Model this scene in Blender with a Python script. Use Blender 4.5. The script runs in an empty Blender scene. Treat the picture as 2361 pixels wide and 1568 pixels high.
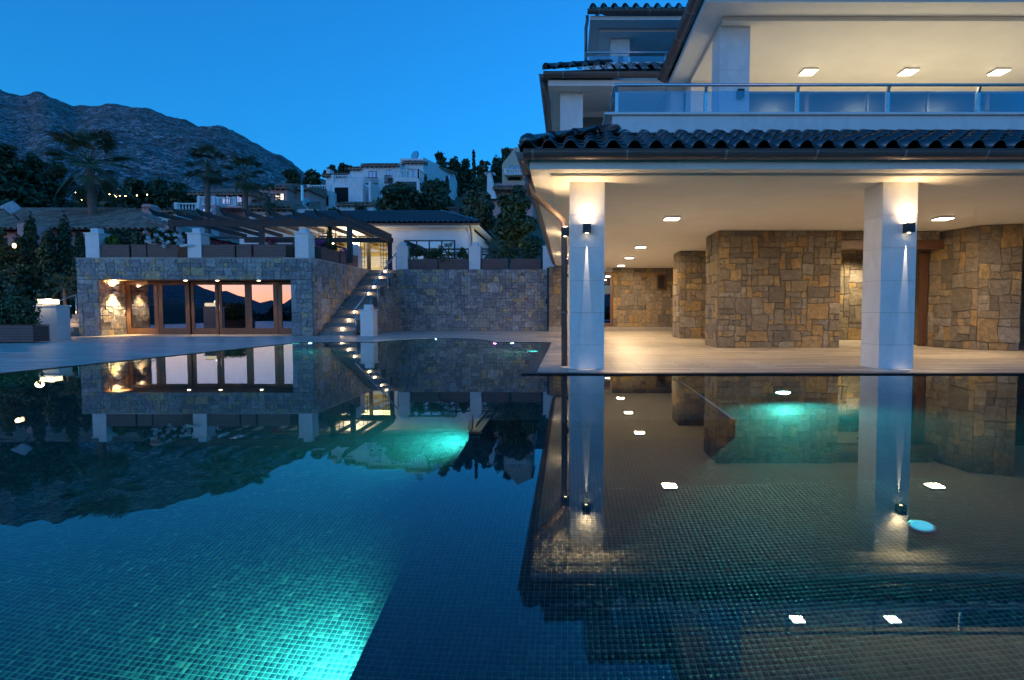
import bpy, bmesh, math, random
import numpy as np
from mathutils import Vector, Matrix
R = math.radians
SC = bpy.context.scene
COL = SC.collection

# ------------------------------------------------------------------ camera
FPX, PPX, PPY, W0, H0 = 1280.0, 1309.0, 778.0, 2361.0, 1568.0
PITCH = math.atan(.0474)
cd = bpy.data.cameras.new('camera'); cam = bpy.data.objects.new('camera', cd); COL.objects.link(cam)
cam.location = (0, 0, 1); cam.rotation_euler = (math.pi/2-PITCH, 0, 0)
cd.sensor_width = 36; cd.lens = FPX/W0*36
cd.shift_x = -(PPX-W0/2)/W0; cd.shift_y = (PPY-H0/2)/W0
cd.clip_start = .05; cd.clip_end = 9000
SC.camera = cam
# ------------------------------------------------------------------ sky and light
wd = bpy.data.worlds.new('World'); SC.world = wd; wd.use_nodes = True
wn = wd.node_tree
sky = wn.nodes.new('ShaderNodeTexSky'); sky.sky_type = 'NISHITA'; sky.sun_disc = False
sky.sun_elevation = R(1.3); sky.sun_rotation = R(216)
sky.air_density = 1.0; sky.dust_density = .6; sky.ozone_density = 6.0
bg = wn.nodes['Background']; bg.inputs['Strength'].default_value = .15
hs = wn.nodes.new('ShaderNodeHueSaturation'); hs.inputs['Hue'].default_value = .5-.016; hs.inputs['Saturation'].default_value = 1.0
wn.links.new(sky.outputs[0], hs.inputs['Color']); wn.links.new(hs.outputs[0], bg.inputs['Color'])
sl = bpy.data.lights.new('sun', 'SUN'); so = bpy.data.objects.new('sun', sl); COL.objects.link(so)
sl.energy = .006; sl.angle = R(20); sl.color = (1, .8, .75)
so.rotation_euler = (R(86.8), 0, R(-36))
SC.view_settings.view_transform = 'Standard'; SC.view_settings.look = 'None'
SC.view_settings.gamma = 1; SC.view_settings.use_curve_mapping = False
SC.view_settings.exposure = 2.96
SC.render.engine = 'CYCLES'
cy = SC.cycles
cy.use_denoising = True
cy.max_bounces = 9; cy.diffuse_bounces = 4; cy.glossy_bounces = 5; cy.transmission_bounces = 6; cy.transparent_max_bounces = 14
cy.caustics_reflective = False; cy.caustics_refractive = True; cy.blur_glossy = .3
cy.sample_clamp_indirect = 4.0; cy.sample_clamp_direct = 0

LK = .66                                     # lamp output for this exposure
# ------------------------------------------------------------------ measured places
def ray(px, py):
    u = (px-PPX)/FPX; v = (PPY-py)/FPX
    c, s = math.cos(PITCH), math.sin(PITCH)
    return Vector((u, c+v*s, -s+v*c))
def at(px, py, Y):
    d = ray(px, py); return Vector((0, 0, 1))+d*(Y/d.y)
def gz(px, py, Z=0):
    d = ray(px, py); return Vector((0, 0, 1))+d*((Z-1)/d.z)
def wx(px, Y): return at(px, 717, Y).x
def wz(py, Y): return at(1309, py, Y).z

# ------------------------------------------------------------------ mesh helpers
WM = {}
class MB:
    def __init__(s): s.v = []; s.f = []
    def add(s, vs, fs):
        k = len(s.v); s.v += [tuple(x) for x in vs]; s.f += [tuple(i+k for i in f) for f in fs]; return s
    def box(s, x0, x1, y0, y1, z0, z1):
        return s.add([(x0,y0,z0),(x1,y0,z0),(x1,y1,z0),(x0,y1,z0),(x0,y0,z1),(x1,y0,z1),(x1,y1,z1),(x0,y1,z1)],
                     [(0,3,2,1),(4,5,6,7),(0,1,5,4),(1,2,6,5),(2,3,7,6),(3,0,4,7)])
    def beam(s, a, b, w, h, up=(0,0,1)):
        a = Vector(a); b = Vector(b); d = (b-a).normalized(); up = Vector(up)
        sd = d.cross(up).normalized()*(w/2); uu = sd.normalized().cross(d)*(h/2)
        vs = [a-sd-uu, a+sd-uu, a+sd+uu, a-sd+uu, b-sd-uu, b+sd-uu, b+sd+uu, b-sd+uu]
        return s.add(vs, [(0,1,2,3),(7,6,5,4),(0,4,5,1),(1,5,6,2),(2,6,7,3),(3,7,4,0)])
    def tube(s, pts, r, n=8, caps=True):
        pts = [Vector(p) for p in pts]; rs = r if isinstance(r, (list, tuple)) else [r]*len(pts)
        k = len(s.v); ref = None
        for i, p in enumerate(pts):
            d = (pts[min(i+1, len(pts)-1)]-pts[max(i-1, 0)]).normalized()
            if ref is None:
                ref = Vector((0,0,1)) if abs(d.z) < .9 else Vector((1,0,0))
            a = d.cross(ref).normalized(); b = a.cross(d).normalized(); ref = b
            for j in range(n):
                t = 2*math.pi*j/n
                s.v.append(tuple(p+(a*math.cos(t)+b*math.sin(t))*rs[i]))
        for i in range(len(pts)-1):
            for j in range(n):
                j2 = (j+1) % n
                s.f.append((k+i*n+j, k+i*n+j2, k+(i+1)*n+j2, k+(i+1)*n+j))
        if caps:
            s.f.append(tuple(k+j for j in reversed(range(n)))); e = k+(len(pts)-1)*n
            s.f.append(tuple(e+j for j in range(n)))
        return s
    def lathe(s, c, prof, n=12):
        k = len(s.v); c = Vector(c)
        for r, z in prof:
            for j in range(n):
                t = 2*math.pi*j/n; s.v.append((c.x+r*math.cos(t), c.y+r*math.sin(t), c.z+z))
        for i in range(len(prof)-1):
            for j in range(n):
                j2 = (j+1) % n; s.f.append((k+i*n+j, k+i*n+j2, k+(i+1)*n+j2, k+(i+1)*n+j))
        s.f.append(tuple(k+j for j in reversed(range(n)))); e = k+(len(prof)-1)*n
        s.f.append(tuple(e+j for j in range(n)))
        return s
    def prism(s, poly, z0, z1):
        n = len(poly)
        vs = [(p[0],p[1],z0) for p in poly]+[(p[0],p[1],z1) for p in poly]
        return s.add(vs, [tuple(reversed(range(n))), tuple(range(n, 2*n))]+[(i,(i+1)%n,n+(i+1)%n,n+i) for i in range(n)])
    def mesh(s, name, mat, smooth=False):
        me = bpy.data.meshes.new(name); me.from_pydata(s.v, [], s.f)
        if mat: me.materials.append(mat)
        if smooth: me.polygons.foreach_set('use_smooth', [True]*len(me.polygons))
        me.update(); return me
    def build(s, name, mat, parent=None, smooth=False, bevel=0, **props):
        return inst(name, s.mesh(name, mat, smooth), Matrix(), parent, bevel, **props)

def inst(name, me, M, parent=None, bevel=0, **props):
    o = bpy.data.objects.new(name, me); COL.objects.link(o)
    o.matrix_basis = M
    if parent is not None:
        o.parent = parent; o.matrix_parent_inverse = WM[parent.name].inverted()
    WM[o.name] = M.copy()
    if bevel:
        b = o.modifiers.new('bevel', 'BEVEL'); b.width = bevel; b.segments = 2; b.limit_method = 'ANGLE'
    for k, v in props.items(): o[k] = v
    return o
def thing(name, label, cat, loc=(0,0,0), group=None):
    o = bpy.data.objects.new(name, None); COL.objects.link(o); o.location = loc; o.empty_display_size = .2
    o['label'] = label; o['category'] = cat
    if group: o['group'] = group
    WM[o.name] = Matrix.Translation(Vector(loc)); return o
def tag(o, label, cat, group=None):
    o['label'] = label; o['category'] = cat
    if group: o['group'] = group
    return o
def copy_tree(o, parent=None, loc=None, label=None, rz=None, scale=None):
    c = o.copy(); COL.objects.link(c)
    if parent is not None: c.parent = parent
    if loc is not None: c.location = loc
    if rz is not None: c.rotation_euler.z = rz
    if scale is not None: c.scale = scale
    if label: c['label'] = label
    for ch in list(o.children): copy_tree(ch, c)
    return c
def light(name, kind, loc, energy, color, parent=None, target=None, **kw):
    l = bpy.data.lights.new(name, kind); l.energy = energy*LK; l.color = color
    for k, v in kw.items(): setattr(l, k, v)
    M = Matrix.Translation(Vector(loc))
    if target is not None:
        M = M @ (Vector(target)-Vector(loc)).to_track_quat('-Z', 'Y').to_matrix().to_4x4()
    return inst(name, l, M, parent)

# ------------------------------------------------------------------ materials
class NB:
    def __init__(s, name):
        s.m = bpy.data.materials.new(name); s.m.use_nodes = True
        s.t = s.m.node_tree; s.p = s.t.nodes['Principled BSDF']; s.out = s.t.nodes['Material Output']
    def n(s, typ, **kw):
        x = s.t.nodes.new('ShaderNode'+typ)
        for k, v in kw.items(): setattr(x, k, v)
        return x
    def l(s, a, b): s.t.links.new(a, b)
    def math(s, op, a, b=None, c=None):
        x = s.n('Math', operation=op)
        for i, q in enumerate((a, b, c)):
            if q is None: continue
            if isinstance(q, (int, float)): x.inputs[i].default_value = q
            else: s.l(q, x.inputs[i])
        return x.outputs[0]
    def ramp(s, fac, stops, interp='LINEAR'):
        x = s.n('ValToRGB'); x.color_ramp.interpolation = interp
        el = x.color_ramp.elements
        while len(el) < len(stops): el.new(.5)
        for e, (p, c) in zip(el, stops): e.position = p; e.color = (*c, 1) if len(c) == 3 else c
        s.l(fac, x.inputs[0]); return x.outputs[0]
    def noise(s, scale, detail=4, rough=.6, vec=None, sc=(1,1,1)):
        x = s.n('TexNoise'); x.inputs['Scale'].default_value = scale; x.inputs['Detail'].default_value = detail; x.inputs['Roughness'].default_value = rough
        mp = s.n('Mapping'); mp.inputs['Scale'].default_value = sc
        s.l(vec if vec is not None else s.pos(), mp.inputs[0]); s.l(mp.outputs[0], x.inputs['Vector'])
        return x.outputs['Fac']
    def pos(s):
        if not hasattr(s, '_pos'): s._pos = s.n('NewGeometry').outputs['Position']
        return s._pos
    def mix(s, fac, a, b, blend='MIX'):
        x = s.n('Mix', data_type='RGBA', blend_type=blend)
        for sock, q in ((x.inputs[0], fac), (x.inputs[6], a), (x.inputs[7], b)):
            if isinstance(q, (int, float)): sock.default_value = q
            elif isinstance(q, tuple): sock.default_value = (*q, 1)
            else: s.l(q, sock)
        return x.outputs[2]
    def bump(s, h, strength=.3, dist=.02):
        x = s.n('Bump'); x.inputs['Strength'].default_value = strength; x.inputs['Distance'].default_value = dist
        s.l(h, x.inputs['Height']); s.l(x.outputs[0], s.p.inputs['Normal'])
    def base(s, c):
        if isinstance(c, tuple): s.p.inputs['Base Color'].default_value = (*c, 1)
        else: s.l(c, s.p.inputs['Base Color'])
    def set(s, **kw):
        for k, v in kw.items(): s.p.inputs[k.replace('_', ' ')].default_value = v
        return s
def simple(name, col, rough=.6, metal=0, var=.25, scale=6, bump=0, bscale=40, sc=(1,1,1)):
    b = NB(name); b.set(Roughness=rough, Metallic=metal)
    f = b.noise(scale, sc=sc)
    b.base(b.ramp(f, [(.3, tuple(c*(1-var) for c in col)), (.7, tuple(min(1, c*(1+var)) for c in col))]))
    if bump: b.bump(b.noise(bscale, sc=sc), bump, .01)
    return b.m
def emit(name, col, strength):
    b = NB(name); b.base((.8,.8,.8)); b.p.inputs['Emission Color'].default_value = (*col, 1); b.p.inputs['Emission Strength'].default_value = strength*LK
    return b.m

M = {}
def mk_plaster():
    b = NB('white_plaster'); b.set(Roughness=.75)
    st_ = b.noise(3.5, 6, .7, sc=(1,1,.12)); bl = b.noise(.9, 5, .6)
    c = b.ramp(bl, [(.3,(.75,.74,.72)),(.6,(.80,.79,.775))])
    b.base(b.mix(.5, c, b.ramp(st_, [(.30,(.80,.79,.77)),(.45,(1,1,1))]), 'MULTIPLY')); b.bump(b.noise(60, 4), .08, .01); return b.m
M['plaster'] = mk_plaster()
M['ceiling'] = simple('cream_ceiling', (.84,.80,.73), .8, var=.03, scale=2)
M['farwhite'] = simple('white_render', (.86,.86,.86), .85, var=.08, scale=1.5, bump=.1, bscale=20)
M['pink'] = simple('pink_render', (.74,.38,.35), .85, var=.12, scale=1.2, bump=.1, bscale=15)
M['steel'] = simple('brushed_steel', (.55,.56,.58), .25, 1, var=.08, scale=20)
M['gutter'] = simple('brown_metal', (.15,.11,.098), .36, .1, var=.12, scale=4)
M['bracket'] = simple('pale_bracket', (.34,.29,.27), .35, .2, var=.1)
M['lampmetal'] = simple('graphite_metal', (.035,.038,.042), .45, .3, var=.1)
M['darkwood'] = simple('dark_stained_wood', (.028,.024,.023), .55, var=.35, scale=9, bump=.15, bscale=30, sc=(1,8,8))
M['planter'] = simple('brown_slat_wood', (.17,.095,.085), .5, var=.3, scale=7, bump=.15, sc=(1,1,9))
M['doorwood'] = simple('red_brown_wood', (.125,.060,.034), .42, var=.3, scale=8, bump=.1, sc=(9,9,1))
M['soil'] = simple('soil', (.03,.022,.015), .95)
M['rubber'] = simple('black_rubber', (.012,.012,.014), .6)
M['terracotta'] = simple('old_clay_tile', (.36,.20,.145), .85, var=.35, scale=2.5)
M['bark'] = simple('bark', (.09,.06,.045), .9, var=.4, scale=12, bump=.6, bscale=30, sc=(1,1,.5))
M['palmbark'] = simple('palm_trunk', (.24,.15,.12), .9, var=.45, scale=9, bump=.8, bscale=14, sc=(1,1,2.5))
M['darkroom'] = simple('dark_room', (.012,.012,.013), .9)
M['grout'] = simple('pool_grout', (.060,.105,.114), .7, var=.15, scale=20)
M['emit_warm'] = emit('lit_diffuser_warm', (1,.84,.58), 4)
M['emit_lantern'] = emit('lit_lantern', (1,.78,.42), 5)
M['emit_step'] = emit('lit_step_lamp', (1,.66,.36), 30)
M['emit_slot'] = emit('lit_lamp_slot', (1,.7,.4), 25)
M['emit_window'] = emit('lit_window', (1,.78,.5), .28)
M['emit_stair'] = emit('lit_stair_lamp', (1,.66,.36), 9)
M['emit_teal'] = emit('lit_pool_lamp', (.35,1,.95), 18)
M['emit_pink'] = emit('lit_pool_lamp_pink', (1,.15,.6), 12)
M['emit_disc'] = emit('lit_floor_disc', (.03,.55,.75), .13)
M['emit_street'] = emit('lit_street_bulb', (1,.62,.22), 7)

def mk_marble():
    b = NB('white_marble'); b.set(Roughness=.35)
    f = b.noise(1.3, 8, .65, sc=(1,1,.6)); g = b.noise(7, 4)
    c = b.ramp(f, [(.35, (.78,.77,.76)), (.5, (.83,.82,.81)), (.56, (.72,.71,.70)), (.62, (.82,.81,.80))])
    b.base(b.mix(.25, c, b.ramp(g, [(.3,(.68,.67,.66)),(.7,(.84,.83,.82))]))); return b.m
M['marble'] = mk_marble()
def mk_stone(name, ramp, mean, fm):
    b = NB(name); b.set(Roughness=.85)
    oi = b.n('ObjectInfo')
    gi = b.n('NewGeometry'); c = b.ramp(b.math('FRACT', b.math('ADD', oi.outputs['Random'], gi.outputs['Random Per Island'])), ramp, 'CONSTANT')
    f = b.noise(8, 9, .76); g = b.noise(1.7, 5, .7)
    c = b.mix(.75, c, b.ramp(f, [(.30,(.22,.22,.22)),(.5,(1.1,1.08,1.05)),(.70,(2.1,2.05,1.95))]), 'MULTIPLY')
    v = b.n('TexNoise'); v.inputs['Scale'].default_value = 3.2; v.inputs['Detail'].default_value = 9; v.inputs['Roughness'].default_value = .75
    b.l(b.pos(), v.inputs['Vector'])
    c = b.mix(b.ramp(v.outputs['Fac'], [(.60,(0,0,0)),(.68,(.55,.55,.55))]), c, (.36,.33,.29))
    c = b.mix(b.ramp(g, [(.45,(0,0,0)),(.7,(.6,.6,.6))]), c, b.mix(.5, c, (.2,.12,.05)))
    c = b.mix(fm, c, mean); b.base(c); b.bump(b.math('ADD', f, b.noise(28, 6, .7)), 1.0, .035); return b.m
M['stone'] = mk_stone('brown_rubble_stone', [(0,(.14,.135,.13)),(.14,(.25,.22,.18)),(.28,(.20,.19,.185)),(.40,(.31,.26,.19)),(.52,(.22,.205,.19)),(.62,(.40,.275,.13)),(.74,(.31,.30,.29)),(.85,(.44,.32,.17)),(.95,(.37,.34,.29))], (.20,.15,.092), .34)
M['stone_skylit'] = mk_stone('skylit_rubble_stone', [(0,(.24,.24,.25)),(.16,(.36,.35,.34)),(.32,(.29,.29,.31)),(.46,(.40,.37,.33)),(.58,(.30,.30,.31)),(.70,(.50,.37,.22)),(.78,(.42,.42,.43)),(.88,(.55,.43,.27)),(.95,(.44,.43,.41))], (.36,.35,.33), .05)  # same stone as the porch, with the sky's grey light put into its colour
M['mortar'] = simple('dark_mortar', (.12,.108,.092), .95, var=.3)
def mk_rtile(name, cols, rough):
    b = NB(name); b.set(Roughness=rough); b.p.inputs['IOR'].default_value = 1.9 if rough < .5 else 1.45
    oi = b.n('ObjectInfo'); f = b.noise(9, 5)
    c = b.ramp(oi.outputs['Random'], cols)
    b.base(b.mix(.5, c, b.ramp(f, [(.3,(.55,.55,.55)),(.7,(1.4,1.4,1.4))]), 'MULTIPLY'))
    b.bump(b.noise(22, 3), .12, .01); return b.m
M['rtile'] = mk_rtile('glazed_dark_tile', [(0,(.013,.012,.013)),(.5,(.022,.018,.017)),(1,(.032,.024,.021))], .17)
M['ctile'] = mk_rtile('weathered_clay_tile', [(0,(.27,.155,.115)),(.5,(.37,.215,.16)),(1,(.45,.29,.22))], .8)
def mk_deck():
    b = NB('timber_look_deck'); b.set(Roughness=.42)
    br = b.n('TexBrick'); br.offset = .37; br.squash = 1
    for k, v in dict(Scale=1, Mortar_Size=.007, Bias=0, Brick_Width=1.25, Row_Height=.2).items(): br.inputs[k.replace('_',' ')].default_value = v
    br.inputs['Color1'].default_value = (.35,.315,.27,1); br.inputs['Color2'].default_value = (.60,.555,.49,1); br.inputs['Mortar'].default_value = (.10,.085,.07,1)
    b.l(b.pos(), br.inputs['Vector'])
    g = b.noise(1.6, 8, .7, sc=(.5,9,1)); g2 = b.noise(.4, 4, .5)
    c = b.mix(.7, br.outputs['Color'], b.ramp(g, [(.3,(.42,.40,.37)),(.48,(1,1,1)),(.7,(1.3,1.28,1.25))]), 'MULTIPLY')
    b.base(b.mix(.35, c, b.ramp(g2, [(.3,(.7,.7,.7)),(.7,(1.25,1.25,1.25))]), 'MULTIPLY'))
    b.bump(g, .15, .004); return b.m
M['deck'] = mk_deck()
TS = .034
def mk_pooltile(name, grid):
    b = NB(name); b.set(Roughness=.22); b.p.inputs['IOR'].default_value = 1.25
    sx = b.n('SeparateXYZ'); b.l(b.pos(), sx.inputs[0])
    cell = b.n('CombineXYZ')
    for i in range(3):
        b.l(b.math('FLOOR', b.math('DIVIDE', b.math('ADD', sx.outputs[i], .0007), TS)), cell.inputs[i])
    wn_ = b.n('TexWhiteNoise'); wn_.noise_dimensions = '3D'; b.l(cell.outputs[0], wn_.inputs['Vector'])
    c = b.ramp(wn_.outputs['Value'], [(0,(.010,.020,.027)),(.45,(.013,.027,.034)),(.8,(.018,.034,.041)),(.95,(.027,.044,.048)),(1,(.06,.075,.072))])
    if grid:
        ng = b.n('NewGeometry'); sn = b.n('SeparateXYZ'); b.l(ng.outputs['True Normal'], sn.inputs[0])
        tot = None
        for i in range(3):
            fr = b.math('FRACT', b.math('DIVIDE', sx.outputs[i], TS))
            ln = b.math('MULTIPLY', b.math('LESS_THAN', fr, .13), b.math('LESS_THAN', b.math('ABSOLUTE', sn.outputs[i]), .5))
            tot = ln if tot is None else b.math('MAXIMUM', tot, ln)
        c = b.mix(tot, c, (.060,.105,.114))
    rr = b.n('MapRange'); b.l(wn_.outputs['Value'], rr.inputs[0]); rr.inputs[3].default_value = .30; rr.inputs[4].default_value = .55
    b.l(rr.outputs[0], b.p.inputs['Roughness'])
    gn = b.n('NewGeometry'); v1 = b.n('VectorMath', operation='SUBTRACT'); v1.inputs[1].default_value = (.5,.5,.5); b.l(wn_.outputs['Color'], v1.inputs[0])
    v2 = b.n('VectorMath', operation='SCALE'); v2.inputs['Scale'].default_value = .05; b.l(v1.outputs[0], v2.inputs[0])
    v3 = b.n('VectorMath', operation='ADD'); b.l(gn.outputs['Normal'], v3.inputs[0]); b.l(v2.outputs[0], v3.inputs[1])
    v4 = b.n('VectorMath', operation='NORMALIZE'); b.l(v3.outputs[0], v4.inputs[0]); b.l(v4.outputs[0], b.p.inputs['Normal'])
    b.base(c); return b.m
M['ptile'] = mk_pooltile('mosaic_tile', False); M['ptilegrid'] = mk_pooltile('mosaic_tile_field', True)
def mk_water():
    b = NB('pool_water'); b.t.nodes.remove(b.p)
    g = b.n('BsdfGlass'); g.inputs['IOR'].default_value = 1.39; g.inputs['Roughness'].default_value = 0; g.inputs['Color'].default_value = (.86,.98,1,1)
    bp = b.n('Bump'); bp.inputs['Strength'].default_value = .006; bp.inputs['Distance'].default_value = .02
    b.l(b.noise(1.1, 3, .5), bp.inputs['Height']); b.l(bp.outputs[0], g.inputs['Normal'])
    b.l(g.outputs[0], b.out.inputs['Surface']); return b.m
M['water'] = mk_water()
def mk_glass(name, tint, refl, rough=0.0, gcol=(.95,.97,1)):
    b = NB(name); b.t.nodes.remove(b.p)
    tr = b.n('BsdfTransparent'); tr.inputs[0].default_value = (*tint, 1)
    gl = b.n('BsdfGlossy'); gl.inputs['Roughness'].default_value = rough; gl.inputs['Color'].default_value = (*gcol,1)
    fr = b.n('Fresnel'); fr.inputs['IOR'].default_value = 1.5
    mx = b.n('MixShader'); b.l(b.math('MINIMUM', b.math('ADD', fr.outputs[0], refl), 1.0), mx.inputs[0])
    b.l(tr.outputs[0], mx.inputs[1]); b.l(gl.outputs[0], mx.inputs[2]); b.l(mx.outputs[0], b.out.inputs['Surface']); return b.m
M['glass'] = mk_glass('clear_glass', (.93,.96,.97), .06)
M['doorglass'] = mk_glass('solar_glass', (.25,.27,.3), .26, gcol=(.80,.80,1.0))  # lavender of the dusk sky tinted into the reflection colour
M['darkglass'] = mk_glass('dark_window_glass', (.10,.11,.12), .0, rough=.4)
M['railglass'] = mk_glass('railing_glass', (.62,.74,.85), .10)
def mk_leaf(name, cols, rough=.55):
    b = NB(name); b.set(Roughness=rough)
    ge = b.n('NewGeometry')
    b.base(b.ramp(ge.outputs['Random Per Island'], [(i/(len(cols)-1), c) for i, c in enumerate(cols)])); return b.m
M['leaf_dark'] = mk_leaf('dark_leaves', [(.028,.054,.026),(.05,.086,.036),(.08,.118,.048)])
M['leaf_mid'] = mk_leaf('green_leaves', [(.04,.075,.026),(.062,.105,.036),(.09,.13,.042)])
M['leaf_olive'] = mk_leaf('olive_leaves', [(.06,.085,.045),(.085,.11,.055),(.12,.14,.07)])
M['leaf_palm'] = mk_leaf('palm_leaves', [(.05,.075,.035),(.075,.105,.045),(.11,.125,.05)])
M['leaf_dry'] = mk_leaf('dry_palm_leaves', [(.11,.075,.03),(.15,.1,.045)])
M['petal_white'] = mk_leaf('white_petals', [(.7,.72,.74),(.8,.8,.8)])
M['petal_pink'] = mk_leaf('pink_petals', [(.35,.06,.3),(.5,.1,.35)])
M['petal_red'] = mk_leaf('red_petals', [(.3,.02,.05),(.4,.04,.09)])
def mk_rock():
    b = NB('mountain_rock'); b.set(Roughness=.95)
    f = b.noise(.13, 7, .68, sc=(1,1,1.3)); g = b.noise(.018, 6, .65); h = b.noise(.34, 3, .6, sc=(1,1,1.6))
    c = b.ramp(f, [(.36,(.04,.048,.045)),(.47,(.13,.135,.135)),(.56,(.33,.33,.33)),(.68,(.52,.52,.52))])
    c = b.mix(b.ramp(h, [(.50,(0,0,0)),(.57,(.9,.9,.9))]), c, (.02,.03,.022))
    b.base(b.mix(b.ramp(g, [(.46,(0,0,0)),(.64,(.65,.65,.65))]), c, (.028,.04,.03))); b.bump(f, .6, 1.5); return b.m
M['rock'] = mk_rock()
M['ground'] = simple('dry_ground', (.075,.085,.05), .95, var=.5, scale=.15)

# ------------------------------------------------------------------ the setting: pool, decks, ground, mountains
DZ = .015                                   # deck level; the water stands at 0
YE = 8.86                                   # terrace edge over the pool
XR = 13.0
XW = -.73                                   # right side of the narrow wing
LX0, LX1 = -9.18, -8.46                     # left pool edge runs from (LX0, 6) to (LX1, 17.6)
def lx(y): return -9.03+(y-8.83)*(.57/8.67)
arc = []
xa, xb = wx(872, 18.0), wx(1140, 18.0)
for i in range(19):
    t = i/18; arc.append((xa+(xb-xa)*t, 17.75+2.4*math.sin(math.pi*t)**.75))
pool_edge = [(lx(.35), .35), (XR, .35), (XR, YE-.17), (XW, YE-.17), (XW, 17.7)]+list(reversed(arc))+[(lx(17.6), 17.6)]
def flat(name, poly, z, mat, kind='structure'):
    b = MB(); b.add([(x, y, z) for x, y in poly], [tuple(range(len(poly)))])
    o = b.build(name, mat); o['kind'] = kind; return o
water = flat('water', pool_edge, 0, M['water'])
# basin
basin = MB()
n = len(pool_edge)
for i in range(n):
    (xa_, ya_), (xb_, yb_) = pool_edge[i], pool_edge[(i+1) % n]
    basin.add([(xa_,ya_,-2.5),(xb_,yb_,-2.5),(xb_,yb_,DZ-.002),(xa_,ya_,DZ-.002)], [(3,2,1,0)])
DL, DN, DP = -2.22, -1.6, -.8               # deep floor, near floor, raised platform
XL, PX1, PY0 = -31*.034, 1.78, 5.85
basin.add([(-10,.2,DL),(XL,.2,DL),(XL,21,DL),(-10,21,DL)], [(0,1,2,3)])
basin.add([(XL,.2,DN),(XR+.2,.2,DN),(XR+.2,9,DN),(XL,9,DN)], [(0,1,2,3)])
basin.add([(XL,.2,DL),(XL,PY0,DL),(XL,PY0,DN),(XL,.2,DN)], [(0,1,2,3)])
pl = MB(); pl.box(XL, PX1, PY0, YE, -2.4, DP); pl.box(XL-.001, XW+.3, YE-.3, 17.8, -2.4, DP-.002)
pl.box(PX1+.004, XR+.1, 7.7, YE, -2.3, -.32)
basin.add(pl.v, pl.f)
pb = basin.build('pool_basin', M['ptilegrid']); pb['kind'] = 'structure'
MB().box(PX1-.03, PX1+.006, PY0-.002, YE-.2, DP-.01, DP+.004).build('lit_edge_strip', simple('lit_edge_paint', (.5,.55,.55), .4), pb)  # pale strip: the lamp's bright line on the platform edge, put into colour
# mosaic tiles nearest the camera, each proud of its joint
def tile_field(x0, x1, y0, y1, z, skip=()):
    ix = np.arange(math.ceil(x0/TS), math.floor(x1/TS)); iy = np.arange(math.ceil(y0/TS), math.floor(y1/TS))
    gx, gy = np.meshgrid(ix, iy, indexing='ij'); gx = gx.ravel(); gy = gy.ravel()
    return gx*TS, gy*TS
def tile_mesh(name, cx, cy, z, h=.0013, g=.0044):
    rng = np.random.default_rng(5)
    k = len(cx); hh = h+rng.uniform(-.0007, .0007, k)
    tilt = rng.normal(0, .00035, (k, 4))
    a = g/2; b_ = TS-g/2; e = .0012
    v = np.zeros((k, 8, 3))
    for j, (dx, dy) in enumerate(((a,a),(b_,a),(b_,b_),(a,b_))):
        v[:, j, 0] = cx+dx; v[:, j, 1] = cy+dy; v[:, j, 2] = z
        v[:, j+4, 0] = cx+dx+(e if dx == a else -e); v[:, j+4, 1] = cy+dy+(e if dy == a else -e); v[:, j+4, 2] = z+hh+tilt[:, j]
    q = np.array([(4,5,6,7),(0,1,5,4),(1,2,6,5),(2,3,7,6),(3,0,4,7)])
    f = (np.arange(k)[:, None, None]*8+q[None]).reshape(-1, 4)
    me = bpy.data.meshes.new(name); me.vertices.add(k*8); me.vertices.foreach_set('co', v.ravel())
    me.loops.add(len(f)*4); me.loops.foreach_set('vertex_index', f.ravel().astype(np.int32))
    me.polygons.add(len(f)); me.polygons.foreach_set('loop_start', np.arange(0, len(f)*4, 4, dtype=np.int32))
    me.update(calc_edges=True); me.validate(); me.materials.append(M['ptile']); return me
NY0, NY1 = .9, 4.6
for (x0, x1, z) in ((-4.2, XL-.0001, DL), (XL+.0001, 4.6, DN)):
    cx, cyy = tile_field(x0, x1, NY0, NY1, z)
    ax0, ax1, ay0, ay1 = cx.min(), cx.max()+TS-.0022, cyy.min(), cyy.max()+TS-.0022
    MB().add([(ax0,ay0,z+.0015),(ax1,ay0,z+.0015),(ax1,ay1,z+.0015),(ax0,ay1,z+.0015)], [(0,1,2,3)]).build('grout_bed', M['grout'], pb)
    near = (np.abs(cyy-2.95) < .19) & (cx > (-1.62 if z == DL else XL)) & (cx < (XL if z == DL else -.56))
    inst('mosaic_tile_field', tile_mesh('mosaic_tile_field', cx[~near], cyy[~near], z+.0015), Matrix(), pb, kind='stuff')
    one = tile_mesh('mosaic_tile', np.array([0.0]), np.array([0.0]), 0)
    for a, b2 in list(zip(cx[near], cyy[near]))[:148]:
        inst('mosaic_tile', one, Matrix.Translation((a, b2, z+.0015)), pb)
    rest = list(zip(cx[near], cyy[near]))[148:]
    if rest:
        r_ = np.array(rest); inst('mosaic_tile_field', tile_mesh('mosaic_tile_field', r_[:,0], r_[:,1], z+.0015), Matrix(), pb, kind='stuff')
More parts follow.
